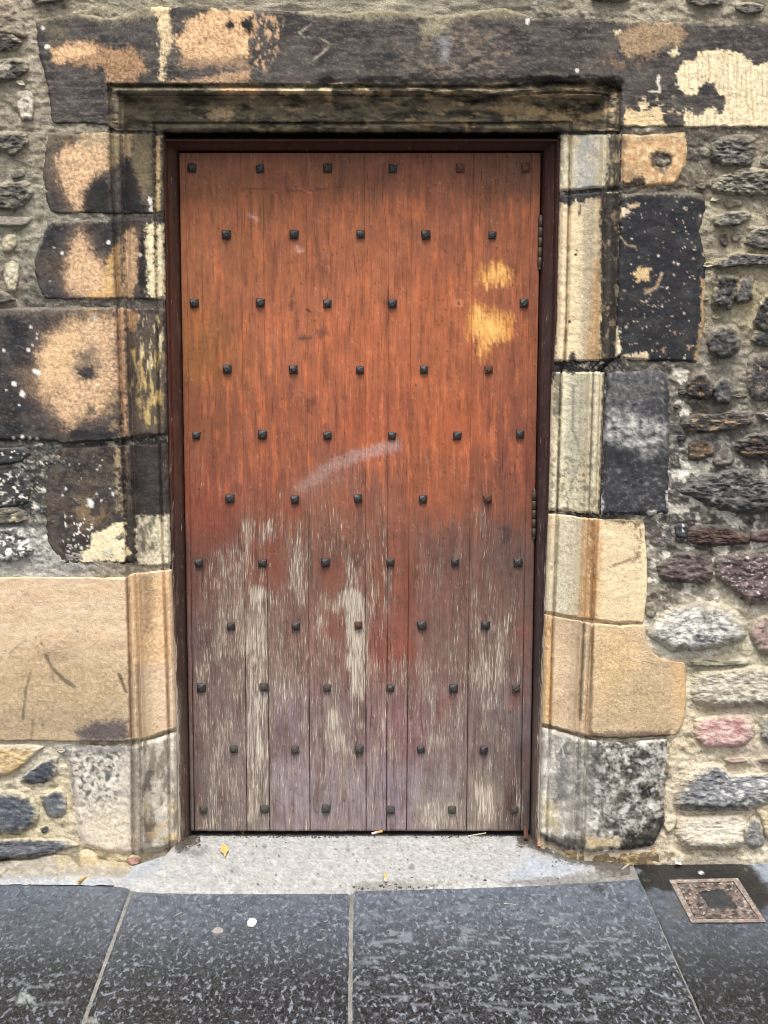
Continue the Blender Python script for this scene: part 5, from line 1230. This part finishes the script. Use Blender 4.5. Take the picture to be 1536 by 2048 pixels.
dcol = paint(Us_, Vd, C(166, 166, 164), [('N', C(182, 182, 180), 26, 14, .1, .25, None, 1, .6), ('N', C(118, 116, 111), 7, 4, .2, .25, None, 1, .4), ('P', C(108, 104, 98), Z8([(470, 250), (560, 260), (540, 300), (440, 300)]), 9, 8, .6), ('P', C(150, 148, 144), [(455, 1735), (490, 1740), (480, 1756), (465, 1752)], 5, 5, .6),
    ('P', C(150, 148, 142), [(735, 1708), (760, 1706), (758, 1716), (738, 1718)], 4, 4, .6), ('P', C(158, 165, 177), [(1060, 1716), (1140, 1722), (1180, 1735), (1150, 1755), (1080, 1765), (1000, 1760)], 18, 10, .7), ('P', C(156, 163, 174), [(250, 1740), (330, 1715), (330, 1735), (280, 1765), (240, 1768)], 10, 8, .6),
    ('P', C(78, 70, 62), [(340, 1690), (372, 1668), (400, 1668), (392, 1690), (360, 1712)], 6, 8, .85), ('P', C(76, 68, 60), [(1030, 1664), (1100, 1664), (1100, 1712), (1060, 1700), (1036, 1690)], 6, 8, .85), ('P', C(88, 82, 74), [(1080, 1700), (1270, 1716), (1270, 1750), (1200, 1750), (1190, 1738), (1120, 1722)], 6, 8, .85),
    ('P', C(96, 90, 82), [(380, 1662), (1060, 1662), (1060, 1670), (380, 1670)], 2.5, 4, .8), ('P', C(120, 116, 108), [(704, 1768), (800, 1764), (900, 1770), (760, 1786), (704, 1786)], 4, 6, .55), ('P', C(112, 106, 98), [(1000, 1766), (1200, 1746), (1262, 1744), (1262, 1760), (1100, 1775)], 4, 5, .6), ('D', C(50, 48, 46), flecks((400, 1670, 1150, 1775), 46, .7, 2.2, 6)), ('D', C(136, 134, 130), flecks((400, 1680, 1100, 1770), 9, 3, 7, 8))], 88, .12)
Pd = np.concatenate([Pd, Pd[-1:] - [0, .003, .012]], 0)
dcol = np.concatenate([dcol, dcol[-1:]], 0)
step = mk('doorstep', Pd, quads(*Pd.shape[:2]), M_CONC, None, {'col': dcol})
tag(step, 'pale grey cement doorstep sloping from under the door to the dark slabs', 'doorstep')

# ------------------------------------------------------------------ small access cover in the wet slab
cover = empty('access_cover', tuple(un_z(1436, 1803, .002)), 'small square access cover with worn rim set in the wet slab', 'access cover')
def quad_ring(outer, inner, n, z0, z1, seed, base, layers, name, mat):
    outer, inner = np.asarray(outer, float), np.asarray(inner, float)
    def walk(p):
        out = []
        for k in range(4):
            a, b = p[k], p[(k + 1) % 4]
            out += [a + (b - a) * t for t in np.linspace(0, 1, n, endpoint=False)]
        return np.array(out)
    o_, i_ = walk(outer), walk(inner)
    m = len(o_)
    w = np.linspace(0, 1, 18)[:, None, None]
    pts = o_[None] * (1 - w) + i_[None] * w
    pts = np.concatenate([pts, pts[:, :1]], 1)
    zz = z1 + .0012 * fbm(pts[..., 0], pts[..., 1], 9, 7, 3, seed)
    zz[0], zz[-1] = z0, z0
    Pp = un_z(pts[..., 0] + .35 * fbm(pts[..., 0], pts[..., 1], 12, 12, 3, seed + 1), pts[..., 1] + .3 * fbm(pts[..., 0], pts[..., 1], 12, 12, 3, seed + 2), zz)
    return mk(name, Pp, quads(*Pp.shape[:2]), mat, cover, {'col': paint(pts[..., 0], pts[..., 1], base, layers, seed, .3)})
oq = ZP([(835, 420), (1325, 408), (1525, 722), (995, 724)])
iq = ZP([(895, 446), (1292, 434), (1472, 694), (1022, 696)])
lq = ZP([(1050, 508), (1225, 490), (1325, 622), (1120, 626)])
quad_ring(oq, iq, 40, -.002, .0045, 90, C(140, 128, 118), [('N', C(180, 172, 162), 12, 8, .2, .2, None, 1, .7), ('N', C(150, 118, 104), 14, 8, .2, .2, None, 1, .6)], 'rim', M_CONC)
quad_ring(iq, lq, 40, .001, .0030, 91, C(112, 102, 96), [('N', C(160, 138, 124), 16, 8, .15, .3, None, 1, .7), ('N', C(56, 52, 52), 12, 7, .15, .2, None, 1, .8), ('N', C(190, 180, 168), 9, 6, .4, .1, None, 1, .7)], 'infill', M_CONC)
g = np.linspace(0, 1, 14)
Sg, Tg = np.meshgrid(g, g)
L_ = np.asarray(lq)
Uc = L_[0, 0] * (1 - Sg) * (1 - Tg) + L_[1, 0] * Sg * (1 - Tg) + L_[2, 0] * Sg * Tg + L_[3, 0] * (1 - Sg) * Tg
Vc = L_[0, 1] * (1 - Sg) * (1 - Tg) + L_[1, 1] * Sg * (1 - Tg) + L_[2, 1] * Sg * Tg + L_[3, 1] * (1 - Sg) * Tg
ed = np.minimum(np.minimum(Sg, 1 - Sg), np.minimum(Tg, 1 - Tg))
M_LID = stone_mat('cast_iron_lid', (.8, 1.2), 300, .4, 120, rough=.55, spec=.4)
mk('lid', un_z(Uc, Vc, .0008 + .0022 * sst(0, .08, ed) + .0006 * fbm(Uc, Vc, 12, 8, 3, 4)), quads(14, 14), M_LID, cover, {'col': paint(Uc, Vc, C(58, 60, 64), [('N', C(84, 84, 86), 14, 9, .1, .3, None, 1, .5)], 92, .2)})

# ------------------------------------------------------------------ litter and grit
M_FILTER = plain('cigarette_filter_paper', C(222, 172, 92), .8, .2, 900)
M_PAPER = plain('white_paper', C(232, 230, 226), .8, .08, 500)
M_LEAF = plain('dry_leaf_tan', C(206, 176, 112), .7, .3, 500)
M_TWIG = plain('pale_straw', C(206, 196, 176), .7, .25, 700)
M_WOODCHIP = plain('orange_wood_splinter', C(206, 158, 120), .75, .25, 500)
M_GRIT = plain('street_grit', C(84, 74, 64), .95, .5, 400)
M_GUM = plain('trodden_gum', C(150, 148, 142), .8, .15, 300)
M_BROWN = plain('brown_chip', C(92, 58, 46), .7, .3, 400)

def tube(A, B, r, n=10, caps=True, r2=None):
    A, B = np.asarray(A, float), np.asarray(B, float)
    d = (B - A) / np.linalg.norm(B - A)
    up = np.array([0, 0, 1.0]) if abs(d[2]) < .9 else np.array([1.0, 0, 0])
    x = np.cross(d, up); x /= np.linalg.norm(x)
    y = np.cross(x, d)
    vs_ = [p + rr * (math.cos(t) * x + math.sin(t) * y) for p, rr in ((A, r), (B, r2 or r)) for t in np.linspace(0, 2 * math.pi, n, endpoint=False)]
    fs_ = [(i, (i + 1) % n, n + (i + 1) % n, n + i) for i in range(n)]
    if caps:
        fs_ += [tuple(range(n)), tuple(n + i for i in range(n))]
    return vs_, fs_

def butt(name, p0, pm, p1, z, r, label):
    A, M_, B = (un_z(*p, z + r) for p in (p0, pm, p1))
    root = empty(name, tuple((A + B) / 2 - [0, 0, r]), label, 'cigarette butt', 'cigarette ends dropped by the door')
    v_, f_ = tube(A, M_, r)
    mk('filter', v_, f_, M_FILTER, root)
    v_, f_ = tube(M_, B, r * .97)
    mk('paper_end', v_, f_, M_PAPER, root)
butt('cigarette_butt', (157, 1764), (172, 1755), (180, 1750), .006, .0036, 'yellow and white cigarette butt on the mortar at the left wall foot')
butt('cigarette_butt', (770, 1748), (771, 1759), (771.5, 1762), .010, .0036, 'short yellow cigarette end on the cement doorstep near the slab joint')
butt('cigarette_butt', (764, 1662.5), (752, 1665), (744, 1667), .052, .0032, 'orange tipped cigarette end lying against the bottom of the door')

def flat_scrap(name, poly, zf, mat, label, cat, thick=.0012, curl=.0):
    p = np.asarray(poly, float)
    top = un_z(p[:, 0], p[:, 1], zf)
    c = top.mean(0)
    n = len(p)
    top = top + np.stack([np.zeros(n), np.zeros(n), curl * np.array([random.uniform(.2, 1) for _ in range(n)])], -1) + [0, 0, thick]
    mid = c + [0, 0, thick + curl * .2]
    bot = top - [0, 0, thick]
    vs_ = np.concatenate([top, bot, [mid], [mid - [0, 0, thick]]])
    fs_ = [(2 * n, i, (i + 1) % n) for i in range(n)] + [(2 * n + 1, n + (i + 1) % n, n + i) for i in range(n)] + [(i, n + i, n + (i + 1) % n, (i + 1) % n) for i in range(n)]
    o = mk(name, vs_, fs_, mat, None, smooth=False, origin=c)
    return tag(o, label, cat)
def surf(u, v):
    """height of the doorstep under a photo position"""
    i = int(np.clip((u - 228) / 3, 0, len(us) - 1))
    vb, vf = vb_[i], vf_[i]
    t = np.clip((v - vb) / (vf - vb), 0, 1)
    return float(A[i, 2] * (1 - t) + B[i, 2] * t)
flat_scrap('dry_leaf', [(441, 1708), (443, 1698), (449, 1694), (455, 1696), (458, 1703), (454, 1709), (450, 1719), (447, 1710)], surf(449, 1706) + .004, M_LEAF, 'pale dry curled leaf lying on the cement doorstep below the left studs', 'leaf', .0008, .012)
flat_scrap('dry_leaf', [(480, 1664), (485, 1661), (490, 1664), (486, 1670)], surf(485, 1669) + .004, M_LEAF, 'tiny yellow leaf scrap tucked under the bottom edge of the door', 'leaf', .0008, .004)
flat_scrap('dry_leaf', [(1329, 1704), (1335, 1702), (1341, 1710), (1343, 1717), (1336, 1719), (1331, 1711)], .018, M_LEAF, 'small orange leaf on the mortar at the right wall foot', 'leaf', .001, .008)
flat_scrap('paper_scrap', [(494, 1846), (499, 1839), (508, 1838), (514, 1843), (512, 1849), (506, 1855), (496, 1854)], .003, M_PAPER, 'bright white torn paper scrap on the dark slab left of the middle joint', 'paper', .001, .003)
flat_scrap('paper_scrap', [(1349, 1722), (1361, 1721), (1363, 1731), (1351, 1732)], .006, M_PAPER, 'small grey white paper square on the wet black patch by the wall', 'paper', .001, .006)
def stick(name, p0, p1, z0, z1, r, mat, label, cat='twig', r2=None):
    v_, f_ = tube(un_z(*p0, z0), un_z(*p1, z1), r, 8, True, r2)
    return tag(mk(name, v_, f_, mat), label, cat)
stick('straw_stem', (348, 1833), (363, 1825), .003, .005, .0014, M_TWIG, 'thin pale straw stem on the slab below the left end of the doorstep')
stick('straw_stem', (1244, 1739), (1257, 1729), .006, .012, .0030, M_TWIG, 'thick pale twig end lying at the corner of the wet patch')
stick('straw_stem', (936, 1672), (972, 1666), .046, .052, .0018, M_TWIG, 'long white stem lying along the sill under the right half of the door')
stick('straw_stem', (1008, 1807), (1032, 1809), .003, .003, .0010, M_TWIG, 'very thin pale stem on the slab right of the middle joint')
stick('straw_stem', (773, 1771), (783, 1768), .006, .010, .0012, M_TWIG, 'tiny pale stem at the doorstep edge beside the middle joint')
Pc = un_y(np.array([354.5, 357.5]), np.array([1707, 1672]), np.array([.098, .108]))
v_, f_ = tube(Pc[0], Pc[1], .0062, 7, True, .0030)
tag(mk('wood_splinter', v_, f_, M_WOODCHIP, smooth=False), 'orange wood splinter wedged upright between left plinth stone and frame foot', 'wood chip')
Pc = un_y(np.array([1080, 1081.5]), np.array([1692, 1666]), np.array([.10, .108]))
v_, f_ = tube(Pc[0], Pc[1], .0080, 7, True, .0030)
tag(mk('wood_splinter', v_, f_, M_WOODCHIP, smooth=False), 'orange wood splinter wedged at the right frame foot beside the pale plinth', 'wood chip')
Pc = un_y(np.array([1052, 1051]), np.array([1677, 1652]), np.array([.135, .15]))
v_, f_ = tube(Pc[0], Pc[1], .0075, 6, True, .0065)
tag(mk('timber_chip', v_, f_, M_BROWN, smooth=False), 'red brown broken timber chip standing in dirt at the lower right door corner', 'wood chip')
def gum(u, v, r, z, label):
    poly = [(u + r * math.cos(t) * random.uniform(.8, 1.1), v + r * .55 * math.sin(t) * random.uniform(.8, 1.1)) for t in np.linspace(0, 2 * math.pi, 11, endpoint=False)]
    flat_scrap('gum_spot', poly, z, M_GUM, label, 'chewing gum', .0012, .0)
gum(435, 1862, 12, .0015, 'flat grey trodden gum spot on the slab left of the white paper scrap')

def grit(regions, n, seed):
    r = np.random.default_rng(seed)
    Vs, Fs = [], []
    for (pts_fn, cnt_) in regions:
        for _ in range(cnt_):
            p = pts_fn(r)
            s = .0012 + .0042 * r.random() ** 3
            b = len(Vs)
            for d in ((1, 0, 0), (-1, 0, 0), (0, 1, 0), (0, -1, 0), (0, 0, 1), (0, 0, -.5)):
                Vs.append(np.asarray(p) + s * np.asarray(d) * r.uniform(.6, 1.3, 3))
            Fs += [(b + a_, b + b_, b + c_) for a_, b_, c_ in ((0, 2, 4), (2, 1, 4), (1, 3, 4), (3, 0, 4), (2, 0, 5), (1, 2, 5), (3, 1, 5), (0, 3, 5))]
    return Vs, Fs
def reg(u0, u1, va, vb):
    def f(r):
        u = r.uniform(u0, u1)
        v = va + (vb - va) * r.random()
        return un_z(u, v, surf(u, v) + .0015)
    return f
Vs, Fs = grit([(reg(362, 400, 1674, 1698), 150), (reg(1034, 1078, 1672, 1698), 170), (reg(385, 1058, 1670, 1676), 170), (reg(1090, 1250, 1722, 1734), 140), (reg(300, 1180, 1680, 1776), 60), (reg(700, 900, 1768, 1782), 60)], 0, 12)
tag(mk('street_grit', Vs, Fs, M_GRIT, smooth=False), kind='stuff')
